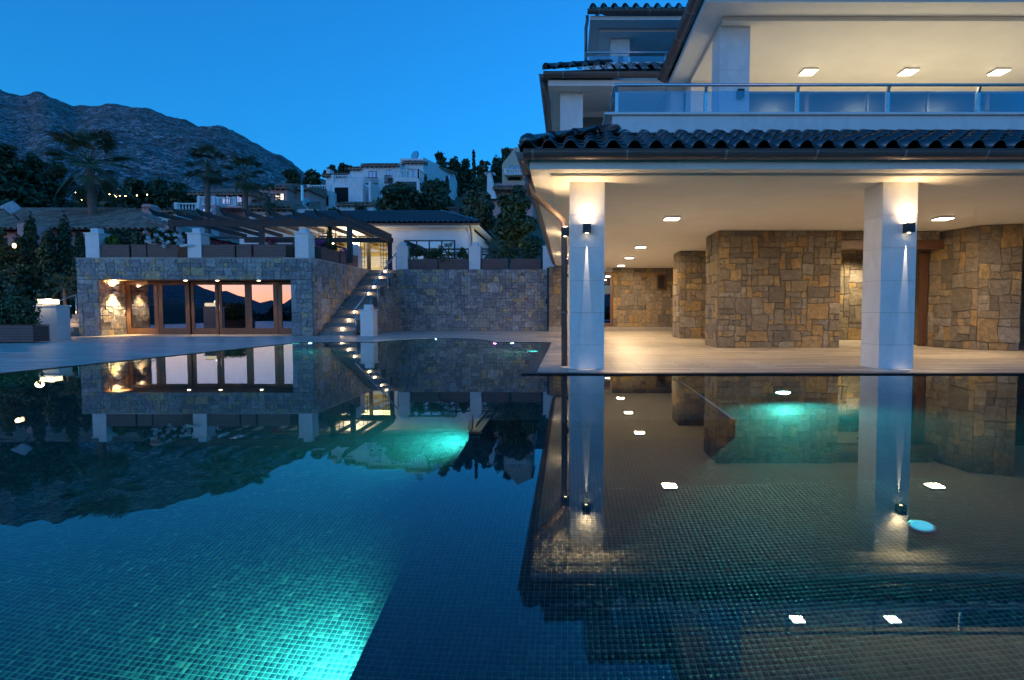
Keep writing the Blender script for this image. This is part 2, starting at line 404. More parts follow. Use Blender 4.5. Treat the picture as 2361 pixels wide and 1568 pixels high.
# decks
def slab(name, poly, z1, mat, z0=-.25):
    o = MB().prism(poly, z0, z1).build(name, mat); o['kind'] = 'structure'; return o
slab('deck', [(lx(.35)-.03,.35), (lx(17.6)-.03,17.63)]+[(x, y+.03) for x, y in arc]+[(XW,17.73),(XW+.23,17.73),(XW+.23,YE),(XR+3,YE),(XR+3,30),(-30,30),(-30,-9),(lx(.35)-.03,-9)], DZ, M['deck'])
wet = simple('wet_edge_tile', (.035,.035,.038), .22, var=.3, scale=14)
slab('wet_edge', [(XW,YE-.17),(XW+.228,YE-.17),(XW+.228,17.72),(XW,17.72)], DZ-.008, wet)
slab('pool_coping', [(XW+.232,YE-.17),(XR,YE-.17),(XR,YE-.004),(XW+.232,YE-.004)], DZ-.009, wet)
slab('near_deck', [(-30,-9),(XR+3,-9),(XR+3,.32),(lx(.35),.32),(lx(.35),.349),(-9.4,.349),(-9.4,-8.9)][:4]+[(-9.2,.32)], DZ-.004, M['deck'])
gr = thing('drain_grate', 'dark slotted overflow grate along the terrace edge by the pool', 'drain grate', (XW, YE-.09, 0))
b = MB(); b.box(XW+.02, XR-.1, YE-.168, YE-.155, DZ-.009, DZ+.004); b.box(XW+.02, XR-.1, YE-.02, YE-.008, DZ-.009, DZ+.004); b.build('frame', M['rubber'], gr)
b = MB(); x = XW+.03
while x < 9.5: b.box(x, x+.014, YE-.155, YE-.02, DZ-.008, DZ+.003); x += .032
b.build('grate_bars', simple('grate_grey', (.10,.10,.11), .35), gr, kind='stuff')

# ground and hillside
def gh(x, y):
    if y < 29.5 and -29 < x < 40: base = -4.0
    else:
        base = 2.95
    s = max(0, y-38)
    mid = .31*min(s, 90)+.12*max(0, s-90)
    lef = .17*min(s, 320)
    w = min(1, max(0, (x+36+.25*s)/26)); w = w*w*(3-2*w)
    h = base+lef*(1-w)+mid*w
    if y < -9: h = -4-(-9-y)*.12 if y > -300 else -38.9
    if x < -29 and y < 29.5: h = min(2.2, -.6+(-29-x)*.25)-max(0, -(y+9))*.12
    if x > 40 and -9 <= y < 29.5: h = -.5
    return h
def axis(a):
    out = []
    for lo, hi, st in a:
        v = lo
        while v < hi-1e-6: out.append(v); v += st
    return out
gx = axis([(-6000,-700,700),(-700,-120,40),(-120,-40,8),(-40,60,4),(60,140,10),(140,700,60),(700,6001,800)])
gy = axis([(-6000,-700,700),(-700,-100,50),(-100,-12,8),(-12,-8,1),(-8,29,6),(29,30.2,.5),(30.2,140,4),(140,420,20),(420,1500,120),(1500,6001,900)])
rnd = random.Random(3)
vs = [(x, y, gh(x, y)+(rnd.uniform(-.6,.6)*min(1, max(0,(y-45)/40)) if y > 45 else 0)) for y in gy for x in gx]
nx = len(gx)
g = MB().add(vs, [(j*nx+i, j*nx+i+1, (j+1)*nx+i+1, (j+1)*nx+i) for j in range(len(gy)-1) for i in range(nx-1)])
go = g.build('ground', M['ground'], smooth=True); go['kind'] = 'structure'
# upper garden terrace behind the retaining walls
slab('upper_terrace', [(-10.1,28.6),(-8.45,28.55),(-8.45,28.05),(-.95,28.05),(-.95,44),(-10.1,44)], 3.08, M['deck'], 2.5)

from mathutils import noise as mn
def mountain(name, ridge, d0, d1, e0py, back=False, seed=0, rows=46):
    """ridge: list of (bearing px, ridge py); a slope from distance d0 up to the ridge at d1"""
    b = MB(); cols = []
    px = ridge[0][0]
    while px <= ridge[-1][0]: cols.append(px); px += 7 if not back else 26
    for q in cols:
        for (a, ya), (c, yc) in zip(ridge, ridge[1:]):
            if a <= q <= c: rp = ya+(yc-ya)*(q-a)/(c-a); break
        u = (q-PPX)/FPX
        for j in range(rows+6):
            t = j/rows
            D = d0+(d1-d0)*t
            ez = (PPY-e0py)/FPX; rz = (717-rp)/FPX
            z0 = 1+(717-e0py)/FPX*d0; z1 = 1+rz*d1
            tt = min(t, 1)
            z = z0+(z1-z0)*(tt**1.15)-(max(0, t-1)*d1*.6)
            P = Vector((u*D, D, z))
            nz = mn.fractal(P*.012+Vector((seed,0,0)), 1, 2.1, 6)*16+mn.fractal(P*.05, 1, 2, 4)*6
            z += nz*math.sin(min(1, tt)*math.pi)*.8*(d1/900)*(.15 if back else 1)+ (mn.fractal(P*.03, 1, 2, 3)*5 if .93 < t < 1.05 else 0)*(d1/900)
            b.v.append((u*D, -D if back else D, z))
    r = rows+6
    for i in range(len(cols)-1):
        for j in range(r-1):
            f = (i*r+j, (i+1)*r+j, (i+1)*r+j+1, i*r+j+1)
            b.f.append(f)
    o = b.build(name, M['rock'], smooth=True); o['kind'] = 'structure'; return o
ridge = [(-900,330),(-600,260),(-350,235),(-150,225),(0,214),(12,212),(31,221),(63,229),(94,231),(104,224),(120,222),(135,227),(157,238),(175,248),(191,257),(232,252),(267,249),(314,254),(339,257),(376,267),(417,279),(471,294),(500,297),(514,297),(549,308),(590,329),(627,351),(690,387),(715,401),(800,440),(900,475),(1000,500)]
mountain('hills', ridge, 300, 900, 560, seed=2)
# the range across the valley, behind the camera, that the glass doors mirror
mountain('far_hills', [(-3000,640),(-1500,600),(-700,560),(-200,600),(150,560),(300,600),(385,628),(430,650),(480,672),(505,668),(560,688),(600,700),(618,686),(640,702),(672,682),(700,700),(760,700),(900,680),(1200,690),(1800,660),(2600,640),(4200,640)], 1400, 2600, 724, back=True, seed=9, rows=14)

# ------------------------------------------------------------------ builders for walls and roofs
def stone_wall(parent, O, u, W, Hh, cell=.2, seed=0, budget=60, nrm=None, big=4, name='stone', back=.12):
    """irregular coursed rubble: each stone a mesh of its own, joints recessed to a mortar bed"""
    rng = random.Random(seed); O = Vector(O); u = Vector(u).normalized(); up = Vector((0,0,1))
    n = Vector(nrm) if nrm else u.cross(up)          # outward
    nu = max(1, round(W/cell)); nv = max(1, round(Hh/cell)); cu = W/nu; cv = Hh/nv
    jit = {}
    for i in range(nu+1):
        for j in range(nv+1):
            jx = 0 if i in (0, nu) else rng.uniform(-.19, .19)*cu
            jy = 0 if j in (0, nv) else rng.uniform(-.15, .15)*cv
            jit[i, j] = (i*cu+jx, j*cv+jy)
    smat = M['stone_skylit'] if parent.name.split('.')[0] in ('pool_house', 'retaining_wall', 'staircase') else M['stone']
    occ = [[False]*nv for _ in range(nu)]
    sizes = [(2,1),(1,2),(2,2),(2,2),(3,2),(3,1),(2,3),(3,3),(4,2),(2,2),(3,2),(4,3),(2,3)]; made = []
    P = lambda a, b, d: O+u*a+up*b+n*d
    for i, j in sorted(((i, j) for i in range(nu) for j in range(nv)), key=lambda q: rng.random()):
        if occ[i][j]: continue
        w, h = rng.choice(sizes); w = min(w, big); h = min(h, big)
        while w > 1 and (i+w > nu or any(occ[i+a][j] for a in range(w))): w -= 1
        while h > 1 and (j+h > nv or any(occ[i+a][j+b] for a in range(w) for b in range(h))): h -= 1
        for a in range(w):
            for b in range(h): occ[i+a][j+b] = True
        ring = [jit[i+a, j] for a in range(w+1)]+[jit[i+w, j+b] for b in range(1, h+1)]+[jit[i+a, j+h] for a in range(w-1, -1, -1)]+[jit[i, j+b] for b in range(h-1, 0, -1)]
        cx = sum(p[0] for p in ring)/len(ring); cyy = sum(p[1] for p in ring)/len(ring)
        gap = .006; pr = rng.uniform(.006, .030); m = len(ring); V = []
        for k2, (dd, depth) in enumerate(((gap*.6, -.02), (gap, pr*.8), (gap+.014, pr+.008))):
            for (px_, py_) in ring:
                L = math.hypot(px_-cx, py_-cyy); f = max(.2, 1-dd*1.35/max(L, .02))
                V.append(P(cx+(px_-cx)*f, cyy+(py_-cyy)*f, depth+(rng.uniform(-.007, .007) if k2 else 0)))
        Fs = [tuple(range(2*m, 3*m))]
        for r_ in range(2):
            Fs += [(r_*m+k, r_*m+(k+1) % m, (r_+1)*m+(k+1) % m, (r_+1)*m+k) for k in range(m)]
        made.append((w*h, V, Fs))
    made.sort(key=lambda q: -q[0]); rest = MB()
    for k, (_, V, Fs) in enumerate(made):
        if k < budget: MB().add(V, Fs).build(name, smat, parent)
        else: rest.add(V, Fs)
    if rest.v: rest.build('stone_infill', smat, parent, kind='stuff')
    b = MB(); q = [P(.004,.004,-.004), P(W-.004,.004,-.004), P(W-.004,Hh-.004,-.004), P(.004,Hh-.004,-.004)]
    q2 = [x-n*back for x in q]
    b.add(q+q2, [(0,1,2,3),(7,6,5,4),(0,4,5,1),(1,5,6,2),(2,6,7,3),(3,7,4,0)]); b.build('mortar', M['mortar'], parent)

def tile_piece(name, w, L, h=.055, mat=None, th=.014):
    """one S-profile roof tile: roll on the left, pan on the right, nose towards -y"""
    b = MB(); K = 11; prof = []
    for i in range(K):
        t = i/(K-1); x = t*w*1.06
        z = h*math.sin(math.pi*t/.62)**.8 if t < .62 else -.018*math.sin(math.pi*(t-.62)/.38)
        prof.append((x, z))
    for y, lift in ((0, .03), (L*1.1, 0)):
        for x, z in prof: b.v.append((x, y, z+lift))
        for x, z in prof: b.v.append((x, y, z+lift-th))
    for i in range(K-1):
        b.f.append((i, i+1, 2*K+i+1, 2*K+i)); b.f.append((K+i+1, K+i, i, i+1)[::-1])
    return b.mesh(name, mat, True)
def roof_tiles(parent, p0, e, s, nE, nS, w, L, mat, clip=None, h=.055, limit=300, seed=0, keep=None):
    rng = random.Random(seed); e = Vector(e).normalized(); s = Vector(s).normalized(); n = e.cross(s).normalized()
    me = tile_piece('roof_tile', w, L, h, mat); k = 0; late = MB()
    for j in range(nS):
        for i in range(nE):
            p = Vector(p0)+e*(i*w)+s*(j*L)+n*.02
            if clip and not clip(i, j, p): continue
            A = Matrix((( e.x, s.x, n.x, p.x),(e.y, s.y, n.y, p.y),(e.z, s.z, n.z, p.z),(0,0,0,1)))
            A = A @ Matrix.Rotation(rng.uniform(-.012,.012), 4, 'Z') @ Matrix.Rotation(rng.uniform(-.012,.012), 4, 'Y')
            if k < limit: inst('roof_tile', me, A, parent)
            else: late.add([A @ v.co for v in me.vertices], [tuple(f.vertices) for f in me.polygons])
            k += 1
    if late.v: late.build('roof_tile_field', mat, parent, smooth=True, kind='stuff')
def ridge_tiles(parent, a, b_, n, r, mat, ball=False):
    a = Vector(a); b_ = Vector(b_); d = (b_-a)/n
    for i in range(n):
        p = a+d*i; q = p+d*1.08; bb = MB(); up = Vector((0,0,1)); ax = d.normalized(); sd = ax.cross(up).normalized(); uu = sd.cross(ax)
        K = 9
        for (c, rr) in ((p, r*1.08), (p+d*.1, r*1.08), (p+d*.12, r), (q, r*.93)):
            for k in range(K):
                t = math.pi*k/(K-1); bb.v.append(tuple(c+sd*math.cos(t)*rr+uu*math.sin(t)*rr))
        for m in range(3):
            for k in range(K-1): bb.f.append((m*K+k, m*K+k+1, (m+1)*K+k+1, (m+1)*K+k))
        bb.f.append(tuple(range(K))); bb.build('ridge_tile', mat, parent, smooth=True)
def gutter_run(name, parent, a, b_, r, mat, brackets=(), side=None):
    """half-round gutter with rolled lip; brackets at distances along the run"""
    a = Vector(a); b_ = Vector(b_); ax = (b_-a).normalized(); up = Vector((0,0,1)); sd = ax.cross(up).normalized()
    def shell(c0, c1, rr, rin):
        bb = MB(); K = 11
        prof = [(math.cos(math.pi+math.pi*k/(K-1))*rr, math.sin(math.pi+math.pi*k/(K-1))*rr) for k in range(K)]
        inn = [(math.cos(math.pi+math.pi*k/(K-1))*rin, math.sin(math.pi+math.pi*k/(K-1))*rin) for k in reversed(range(K))]
        pr = prof+inn; m = len(pr)
        for c in (c0, c1):
            for x, z in pr: bb.v.append(tuple(c+sd*x+up*z))
        for k in range(m): bb.f.append((k, (k+1) % m, m+(k+1) % m, m+k))
        bb.f.append(tuple(range(K))); bb.f.append(tuple(m+k for k in range(K)))
        return bb
    g_ = shell(a, b_, r, r-.008)
    for s_ in (-1, 1): g_.tube([a+sd*(r*s_)+up*.004, b_+sd*(r*s_)+up*.004], .011, 6)
    go_ = g_.build(name, mat, parent, smooth=False)
    for d in brackets:
        shell(a+ax*(d-.016), a+ax*(d+.016), r+.006, r+.001).build('bracket', M['bracket'], go_)
    return go_

# ------------------------------------------------------------------ the villa
CZ = 3.16                                    # porch ceiling
YC = 9.41                                    # front of the porch columns
villa = thing('villa', 'large white villa with stone porch, dark tiled roofs and glass balconies', 'house', (5, 15, 0))
roofd = M['rtile']
# porch ceiling, beam step, eave soffit, fascia
MB().box(-.26, 14, 9.0, 28.3, CZ, CZ+.3).build('porch_ceiling', M['ceiling'], villa)
b = MB(); b.prism([(-.57,8.72),(14,8.72),(14,9.05),(-.2,9.05),(-.2,28.3),(-.57,28.3)], 3.2, 3.33); b.build('eave_soffit', M['plaster'], villa)
b = MB(); b.box(-.585, 14, 8.70, 8.718, 3.195, 3.34); b.box(-.59, -.572, 8.72, 28.3, 3.195, 3.34); b.build('fascia', M['plaster'], villa)
brk = [wx(p, 8.47)+.67 for p in (1229,1445,1671,1878,2080,2267)]
gutter_run('gutter', villa, (-.67, 8.58, 3.425), (14, 8.58, 3.425), .115, M['gutter'], brk)
gutter_run('gutter', villa, (-.68, 8.6, 3.425), (-.68, 28, 3.425), .115, M['gutter'], [1.2,2.6,4.2,5.6,7,8.6,10.2,12,14,16])
# downpipe at the corner column
b = MB(); b.tube([(-.68,9.62,3.34),(-.68,9.62,3.13),(-.64,9.66,3.03),(-.20,9.93,2.72),(-.09,10,2.62),(-.062,10.0,2.48),(-.062,10.0,DZ)], .054, 14)
dp = b.build('downpipe', M['gutter'], villa, smooth=True)
for z in (2.45, .98): MB().tube([(-.062,10,z-.02),(-.062,10,z+.02)], .064, 14).build('clamp', M['gutter'], dp)
MB().tube([(-.635,9.66,3.02),(-.58,9.69,2.98)], .061, 14).build('clamp', M['gutter'], dp)
# columns clad in marble slabs
def column(x0, y0, w=.585, z0=DZ, z1=CZ, courses=6, nm='column', par=None):
    par = par or villa
    core = MB().box(x0+.02, x0+w-.02, y0+.02, y0+w-.02, z0, z1).build(nm, M['mortar'], par)
    hs = (z1-z0)/(courses-.25) if courses > 1 else z1-z0
    zs = [z0]+[z0+hs*.75+hs*k for k in range(courses)]; zs[-1] = z1
    for a, c in zip(zs, zs[1:]):
        gp = .002
        for q in ((x0, x0+w, y0, y0+.02-.001), (x0, x0+w, y0+w-.019, y0+w), (x0, x0+.019, y0+.021, y0+w-.021), (x0+w-.019, x0+w, y0+.021, y0+w-.021)):
            MB().box(*q, a+gp, c-gp).build('marble_slab', M['marble'], core)
    return core
CX = [wx(1313.5, YC), wx(2029, YC), 10.6]
for x in CX: column(x, YC)
for y in (15.3, 21.2): column(CX[0], y)
# stone piers and walls under the porch
def vstone(px0, px1, Y, z0, z1, seed, cell=.21):
    stone_wall(villa, (wx(px0, Y), Y, z0), (1,0,0), wx(px1, Y)-wx(px0, Y), z1-z0, cell, seed)
AX0, AX1 = 4.06, wx(1936, 15)
stone_wall(villa, (AX0, 15, DZ), (1,0,0), AX1-AX0, CZ-DZ, .15, 11, budget=118)
stone_wall(villa, (AX0, 16.3, DZ), (0,-1,0), 1.28, CZ-DZ, .2, 12, budget=16)
stone_wall(villa, (AX1, 15.02, DZ), (0,1,0), 4.0, CZ-DZ, .5, 13, budget=4)
MB().prism([(AX0+.14,15.14),(AX1-.14,15.14),(AX1-.14,27.8),(5.4,27.8),(5.4,21.3),(5.02,21.2),(5.02,16.3),(AX0+.14,16.3)], DZ, CZ).build('wall_core', M['mortar'], villa)
bx0 = wx(1567, 20)
stone_wall(villa, (bx0, 20, DZ), (1,0,0), 1.0, CZ-DZ, .2, 14, budget=20)
stone_wall(villa, (bx0, 21.2, DZ), (0,-1,0), 1.18, CZ-DZ, .2, 15, budget=8)
stone_wall(villa, (wx(1413,28), 28, DZ+.2), (1,0,0), 3.1, CZ-DZ-.2, .21, 16, budget=42)
MB().box(.7, 5.4, 27.72, 28.2, DZ, DZ+.2).build('stone_sill', simple('sill_stone', (.33,.30,.26), .8, var=.15), villa, bevel=.012)
# small dark niche window in the back wall
nw = MB().box(wx(1514,27.9), wx(1535,27.9), 27.86, 27.96, wz(668,27.9), wz(633,27.9)).build('niche_window', M['doorwood'], villa)
MB().box(wx(1517,27.9), wx(1531,27.9), 27.85, 27.858, wz(665,27.9), wz(636,27.9)).build('pane', M['doorglass'], nw)
# glazed porch door at the back
dx0, dx1 = 1.0, wx(1413, 28)-.02
dr = MB(); dr.box(dx0, dx0+.1, 27.9, 28, .22, 2.95); dr.box(dx1-.12, dx1, 27.9, 28, .22, 2.95); dr.box(dx0+.1, dx1-.12, 27.9, 28, 2.82, 2.95); dr.box(dx0+.1, dx1-.12, 27.9, 28, .22, .4)
dr = dr.build('glazed_door', M['doorwood'], villa)
MB().box(dx0+.1, dx1-.12, 27.94, 27.95, .4, 2.82).build('pane', M['doorglass'], dr)
MB().box(-.9, dx1, 28.02, 28.1, DZ, CZ).build('back_wall', M['plaster'], villa)
# corner pier at the end of the retaining wall
stone_wall(villa, (wx(1266,27), 27, DZ+.24), (1,0,0), .72, CZ-.26, .2, 17, budget=12)
MB().box(wx(1266,27)-.02, wx(1266,27)+.75, 26.97, 27.7, DZ, DZ+.24).build('stone_sill', simple('sill_stone_pier', (.33,.30,.26), .8, var=.15), villa, bevel=.012)
MB().box(wx(1266,27)+.02, wx(1266,27)+.70, 27.1, 27.7, DZ+.24, CZ).build('pier_core', M['mortar'], villa)
# splayed stone pier on the right
Cs = [(wx(2141,15.5),15.5),(wx(2194,14.8),14.8),(wx(2254,14.1),14.1),(wx(2353,13.8),13.8)]
for k, ((xa_, ya_), (xb_, yb_)) in enumerate(zip(Cs, Cs[1:])):
    d = Vector((xb_-xa_, yb_-ya_, 0)); stone_wall(villa, (xa_, ya_, DZ), d, d.length, CZ-DZ, .2, 20+k, budget=20)
stone_wall(villa, (Cs[3][0], Cs[3][1]+.02, DZ), (0,1,0), 3, CZ-DZ, .5, 24, budget=2)
b = MB(); b.prism([(Cs[0][0]+.1, Cs[0][1]+.1),(Cs[1][0]+.1,Cs[1][1]+.1),(Cs[2][0]+.06,Cs[2][1]+.12),(Cs[3][0]-.12,Cs[3][1]+.1),(Cs[3][0]-.12,19),(Cs[0][0]+.1,19)], DZ, CZ); b.build('wall_core', M['mortar'], villa)
# entrance alcove: timber lintel, door leaf, stone back
z0, z1 = wz(573,15), wz(553,15)
b = MB(); b.box(AX1+.01, Cs[0][0]+.25, 15.05, 15.35, z0, z1); b.build('timber_lintel', M['doorwood'], villa, bevel=.01)
stone_wall(villa, (AX1+.02, 15.08, z1+.005), (1,0,0), Cs[0][0]-AX1-.05, CZ-z1-.01, .12, 26, budget=6)
stone_wall(villa, (8.0, 19, DZ), (1,0,0), 4.2, CZ-DZ, .2, 27, budget=14)
b = MB()
dl = MB(); dl.box(9.86, 10.07, 15.6, 15.66, DZ, z0-.01); dl = dl.build('wooden_door', M['doorwood'], villa)
for k in range(3): MB().box(9.87+k*.066, 9.93+k*.066, 15.58, 15.598, DZ+.02, z0-.04).build('plank', M['doorwood'], dl)
MB().box(8, 12.3, 19.15, 19.3, DZ, CZ).build('wall_core', M['mortar'], villa)
stone_wall(villa, (Cs[3][0]+.1, 17, DZ), (1,0,0), 4.6, CZ-DZ, .3, 28, budget=4)
stone_wall(villa, (16, 9.2, DZ), (0,1,0), 7.8, CZ-DZ, .5, 29, budget=0, nrm=(-1,0,0))
MB().box(14, 16.2, 9.0, 28.3, CZ, CZ+.3).build('porch_ceiling', M['ceiling'], villa)

# lower tiled roof
RS = .66; sl_ = Vector((0, 1.5, RS)).normalized()
E0 = (-.72, 8.55, 3.45)
deckp = MB(); deckp.add([(-.7,8.62,3.44),(14,8.62,3.44),(14,10.12,3.44+RS),(.8,10.12,3.44+RS)], [(0,1,2,3)])
deckp.add([(-.7,8.62,3.44),(.8,10.12,3.44+RS),(.8,28,3.44+RS),(-.7,28,3.44)], [(0,1,2,3)])
rf = deckp.build('roof', M['rubber'], villa)
roof_tiles(rf, E0, (1,0,0), sl_, 29, 4, .325, .41, roofd, clip=lambda i, j, p: p.x+.2 > -.72+(p.y-8.6)*1.0 and i > -1, h=.1)
roof_tiles(rf, (-.72, 17.0, 3.45), (0,-1,0), (1.5,0,RS), 26, 4, .325, .43, roofd, clip=lambda i, j, p: p.y-.1 > 8.6+(p.x+.7)*1.0, h=.1, seed=4)
ridge_tiles(rf, (-.62,8.66,3.57), (.84,10.12,3.57+RS), 4, .125, roofd)
MB().lathe((-.60,8.68,3.5), [(.04,0),(.13,.04),(.155,.1),(.13,.17),(.06,.22),(.01,.235)], 16).build('ridge_end', roofd, rf, smooth=True)
# balcony of the first floor
YB = 10.12
b = MB(); b.box(.80, 14, YB, YB+.16, 4.2, 4.50); b.box(.80, .96, YB+.16, 14.6, 4.2, 4.50); bp = b.build('balcony_parapet', M['marble'], villa)
b = MB(); b.box(.66, 14, YB-.05, YB+.2, 4.503, 4.545); b.box(.66, .98, YB+.2, 14.6, 4.503, 4.545); b.build('coping', M['marble'], bp)
MB().box(.96, 14, YB+.16, 14.7, 4.1, 4.3).build('balcony_floor', M['plaster'], villa)
def glass_rail(x0, x1, y, z0, z1, posts, yback, par, r=.029):
    rl = MB().tube([(x0, yback, z1),(x0, y+.02, z1)], r, 10); rl.tube([(x0, y, z1),(x1, y, z1)], r, 10)
    ra = rl.build('balustrade', M['steel'], par, smooth=True)
    for x in posts:
        b = MB(); b.box(x-.028, x+.028, y+.02, y+.08, z0, z1-.12); b.beam((x, y+.05, z1-.13), (x, y+.005, z1-.02), .044, .05, (0,1,0))
        b.build('post', M['steel'], ra)
    for a, c in zip(posts, posts[1:]):
        MB().box(a+.03, c-.03, y+.042, y+.052, z0+.02, z1-.09).build('glass_pane', M['railglass'], ra)
    yy = [y+.1, (y+yback)/2, yback]
    for a, c in zip(yy, yy[1:]):
        MB().box(x0-.005, x0+.005, a+.03, c-.03, z0+.02, z1-.09).build('glass_pane', M['railglass'], ra)
        b = MB(); b.box(x0-.02, x0+.02, c-.03, c+.03, z0, z1-.05); b.build('post', M['steel'], ra)
    return ra
P1 = [wx(p, 10.2) for p in (1420,1622,1830,2035,2240)]; P1 += [P1[-1]+1.63*k for k in (1,2)]
glass_rail(P1[0]-.03, 14, 10.18, 4.545, wz(196,10.18), P1, 14.2, villa)
# first-floor loggia
LXc = wx(1652, 11.3); Z2 = 6.645
column(LXc, 11.3, .6, 4.3, Z2, 3); column(LXc, 13.9, .6, 4.3, Z2, 3); column(11.2, 11.3, .6, 4.3, Z2, 3)
MB().box(3.03, 14, 11.1, 14.7, Z2, 6.9).build('loggia_ceiling', M['ceiling'], villa)
b = MB(); b.prism([(2.6,10.62),(14,10.62),(14,11.1),(3.03,11.1),(3.03,19),(2.6,19)], 6.74, 6.86); b.build('eave_soffit', M['plaster'], villa)
b = MB(); b.box(2.585, 14, 10.60, 10.617, 6.735, 6.87); b.box(2.58, 2.598, 10.62, 19, 6.735, 6.87); b.build('fascia', M['plaster'], villa)
gb = [wx(p, 10.4)-2.45 for p in (1683,1948,2138,2352)]
gutter_run('gutter', villa, (2.47, 10.46, 7.0), (14, 10.46, 7.0), .12, M['gutter'], [.7,2.3,3.75,5.2,6.6,8.0])
gutter_run('gutter', villa, (2.46, 10.48, 7.0), (2.46, 19, 7.0), .12, M['gutter'], [.8,1.9,3.2,4.6,6])
uproof = MB(); uproof.add([(2.4,10.4,7.02),(14,10.4,7.02),(14,15,9.4),(7,15,9.4)], [(0,1,2,3)]); uproof.add([(2.4,10.4,7.02),(7,15,9.4),(7,19,9.4),(2.4,19,7.02)], [(0,1,2,3)]); uproof = uproof.build('roof', M['rtile'], villa)
ww = MB(); ww.box(3.0, 14, 14.6, 14.7, 4.3, Z2); ww = ww.build('window_wall', M['gutter'], villa)
for k in range(7):
    x = 3.1+k*1.55; MB().box(x, x+1.45, 14.57, 14.59, 4.36, Z2-.06).build('pane', M['darkglass'], ww)
    MB().box(x-.05, x-.002, 14.55, 14.598, 4.31, Z2).build('frame', M['gutter'], ww)
MB().box(2.7, 14, 14.75, 26, 4.0, 6.9).build('upper_wall', M['plaster'], villa)
# second volume, further back
column(wx(1292,15), 15, .6, 4.25, 6.78, 3)
MB().box(-.25, 3, 15.0, 19, 6.782, 6.95).build('loggia_ceiling', M['plaster'], villa)
b = MB(); b.box(-.49, 3, 14.6, 14.998, 6.80, 6.93); b.box(-.49, -.252, 15, 24, 6.80, 6.93); b.build('eave_soffit', M['plaster'], villa)
b = MB(); b.box(-.50, 3, 14.58, 14.597, 6.795, 6.94); b.box(-.51, -.492, 14.6, 24, 6.795, 6.94); b.build('fascia', M['plaster'], villa)
gutter_run('gutter', villa, (-.62, 14.47, 7.06), (3.2, 14.47, 7.06), .11, M['gutter'], [.5,1.9,3.0])
gutter_run('gutter', villa, (-.62, 14.5, 7.06), (-.62, 24, 7.06), .11, M['gutter'], [1,3])
b = MB(); b.tube([(-.62,14.75,6.96),(-.62,14.75,6.8),(-.56,14.8,6.65),(-.50,14.9,6.5),(-.50,14.9,4.0)], .05, 10); b.build('downpipe', M['gutter'], villa, smooth=True)
MB().box(-.12, 3, 16.4, 24, 3.9, 6.78).build('upper_wall', M['plaster'], villa)
w2 = MB().box(.25, 2.4, 16.34, 16.38, 4.3, 6.6).build('window', M['gutter'], villa)
MB().box(.28, 2.38, 16.30, 16.335, 6.05, 6.58).build('shutter_box', M['gutter'], w2)
MB().box(.34, 2.3, 16.32, 16.335, 4.36, 6.0).build('pane', M['doorglass'], w2)
w3 = MB().box(-.17, -.13, 16.9, 18.4, 4.3, 6.3).build('window', M['gutter'], villa)
b = MB(); b.add([(-.6,14.42,7.08),(3.3,14.42,7.08),(3.3,16.6,8.1),(1.5,16.6,8.1)], [(0,1,2,3)]); b.add([(-.6,14.42,7.08),(1.5,16.6,8.1),(1.5,24,8.1),(-.6,24,7.08)], [(0,1,2,3)]); rf2 = b.build('roof', M['rubber'], villa)
s2 = Vector((0,2.18,1.02))
roof_tiles(rf2, (-.62,14.38,7.1), (1,0,0), s2, 12, 5, .325, .45, roofd, clip=lambda i, j, p: p.x+.1 > -.62+(p.y-14.4)*.95, h=.1, seed=6)
ridge_tiles(rf2, (-.56,14.5,7.2), (1.2,16.3,8.1), 5, .12, roofd)
# third volume, the top floor
T = 18.4
column(wx(1407,T), T, .6, 8.25, 9.82, 2)
MB().box(1.0, 5, 18.0, 22, 9.825, 10.0).build('loggia_ceiling', M['plaster'], villa)
b = MB(); b.box(.71, 5, 17.5, 17.998, 9.93, 10.04); b.box(.71, .998, 18, 24, 9.93, 10.04); b.build('eave_soffit', M['plaster'], villa)
b = MB(); b.box(.70, 5, 17.48, 17.497, 9.925, 10.05); b.box(.69, .708, 17.5, 24, 9.925, 10.05); b.build('fascia', M['plaster'], villa)
gutter_run('gutter', villa, (.60, 17.38, 10.15), (5.2, 17.38, 10.15), .10, M['gutter'], [.35,1.9,3.5])
b = MB(); b.tube([(.60,17.5,10.06),(.60,17.5,9.9),(.56,17.5,9.7),(.56,17.5,8.3)], .05, 10); b.build('downpipe', M['gutter'], villa, smooth=True)
b = MB(); b.add([(.62,17.34,10.17),(5.2,17.34,10.17),(5.2,19,10.6),(1.9,19,10.6)], [(0,1,2,3)]); rf3 = b.build('roof', M['rubber'], villa)
roof_tiles(rf3, (.66,17.3,10.18), (1,0,0), (0,1.66,.43), 14, 2, .325, .45, roofd, h=.1, seed=8)
b = MB(); b.box(.48, 5, 17.0, 17.2, 8.22, 8.45); b.box(.48, .68, 17.2, 20, 8.22, 8.45); b.build('balcony_parapet', M['marble'], villa)
MB().box(.6, 5, 17.2, 24, 7.9, 8.25).build('balcony_floor', M['plaster'], villa)
P3 = [wx(p, 17.1) for p in (1355,1448,1530)]; P3.append(P3[-1]+1.1)
glass_rail(P3[0]-.05, 5, 17.1, 8.45, wz(121,17.1), P3, 19.8, villa)
MB().box(1.9, 5, 19.6, 24, 8.25, 9.83).build('upper_wall', M['plaster'], villa)
w4 = MB().box(2.05, 4.6, 19.54, 19.58, 8.3, 9.7).build('window', M['gutter'], villa)
MB().box(2.12, 4.5, 19.52, 19.535, 8.35, 9.25).build('pane', M['doorglass'], w4)

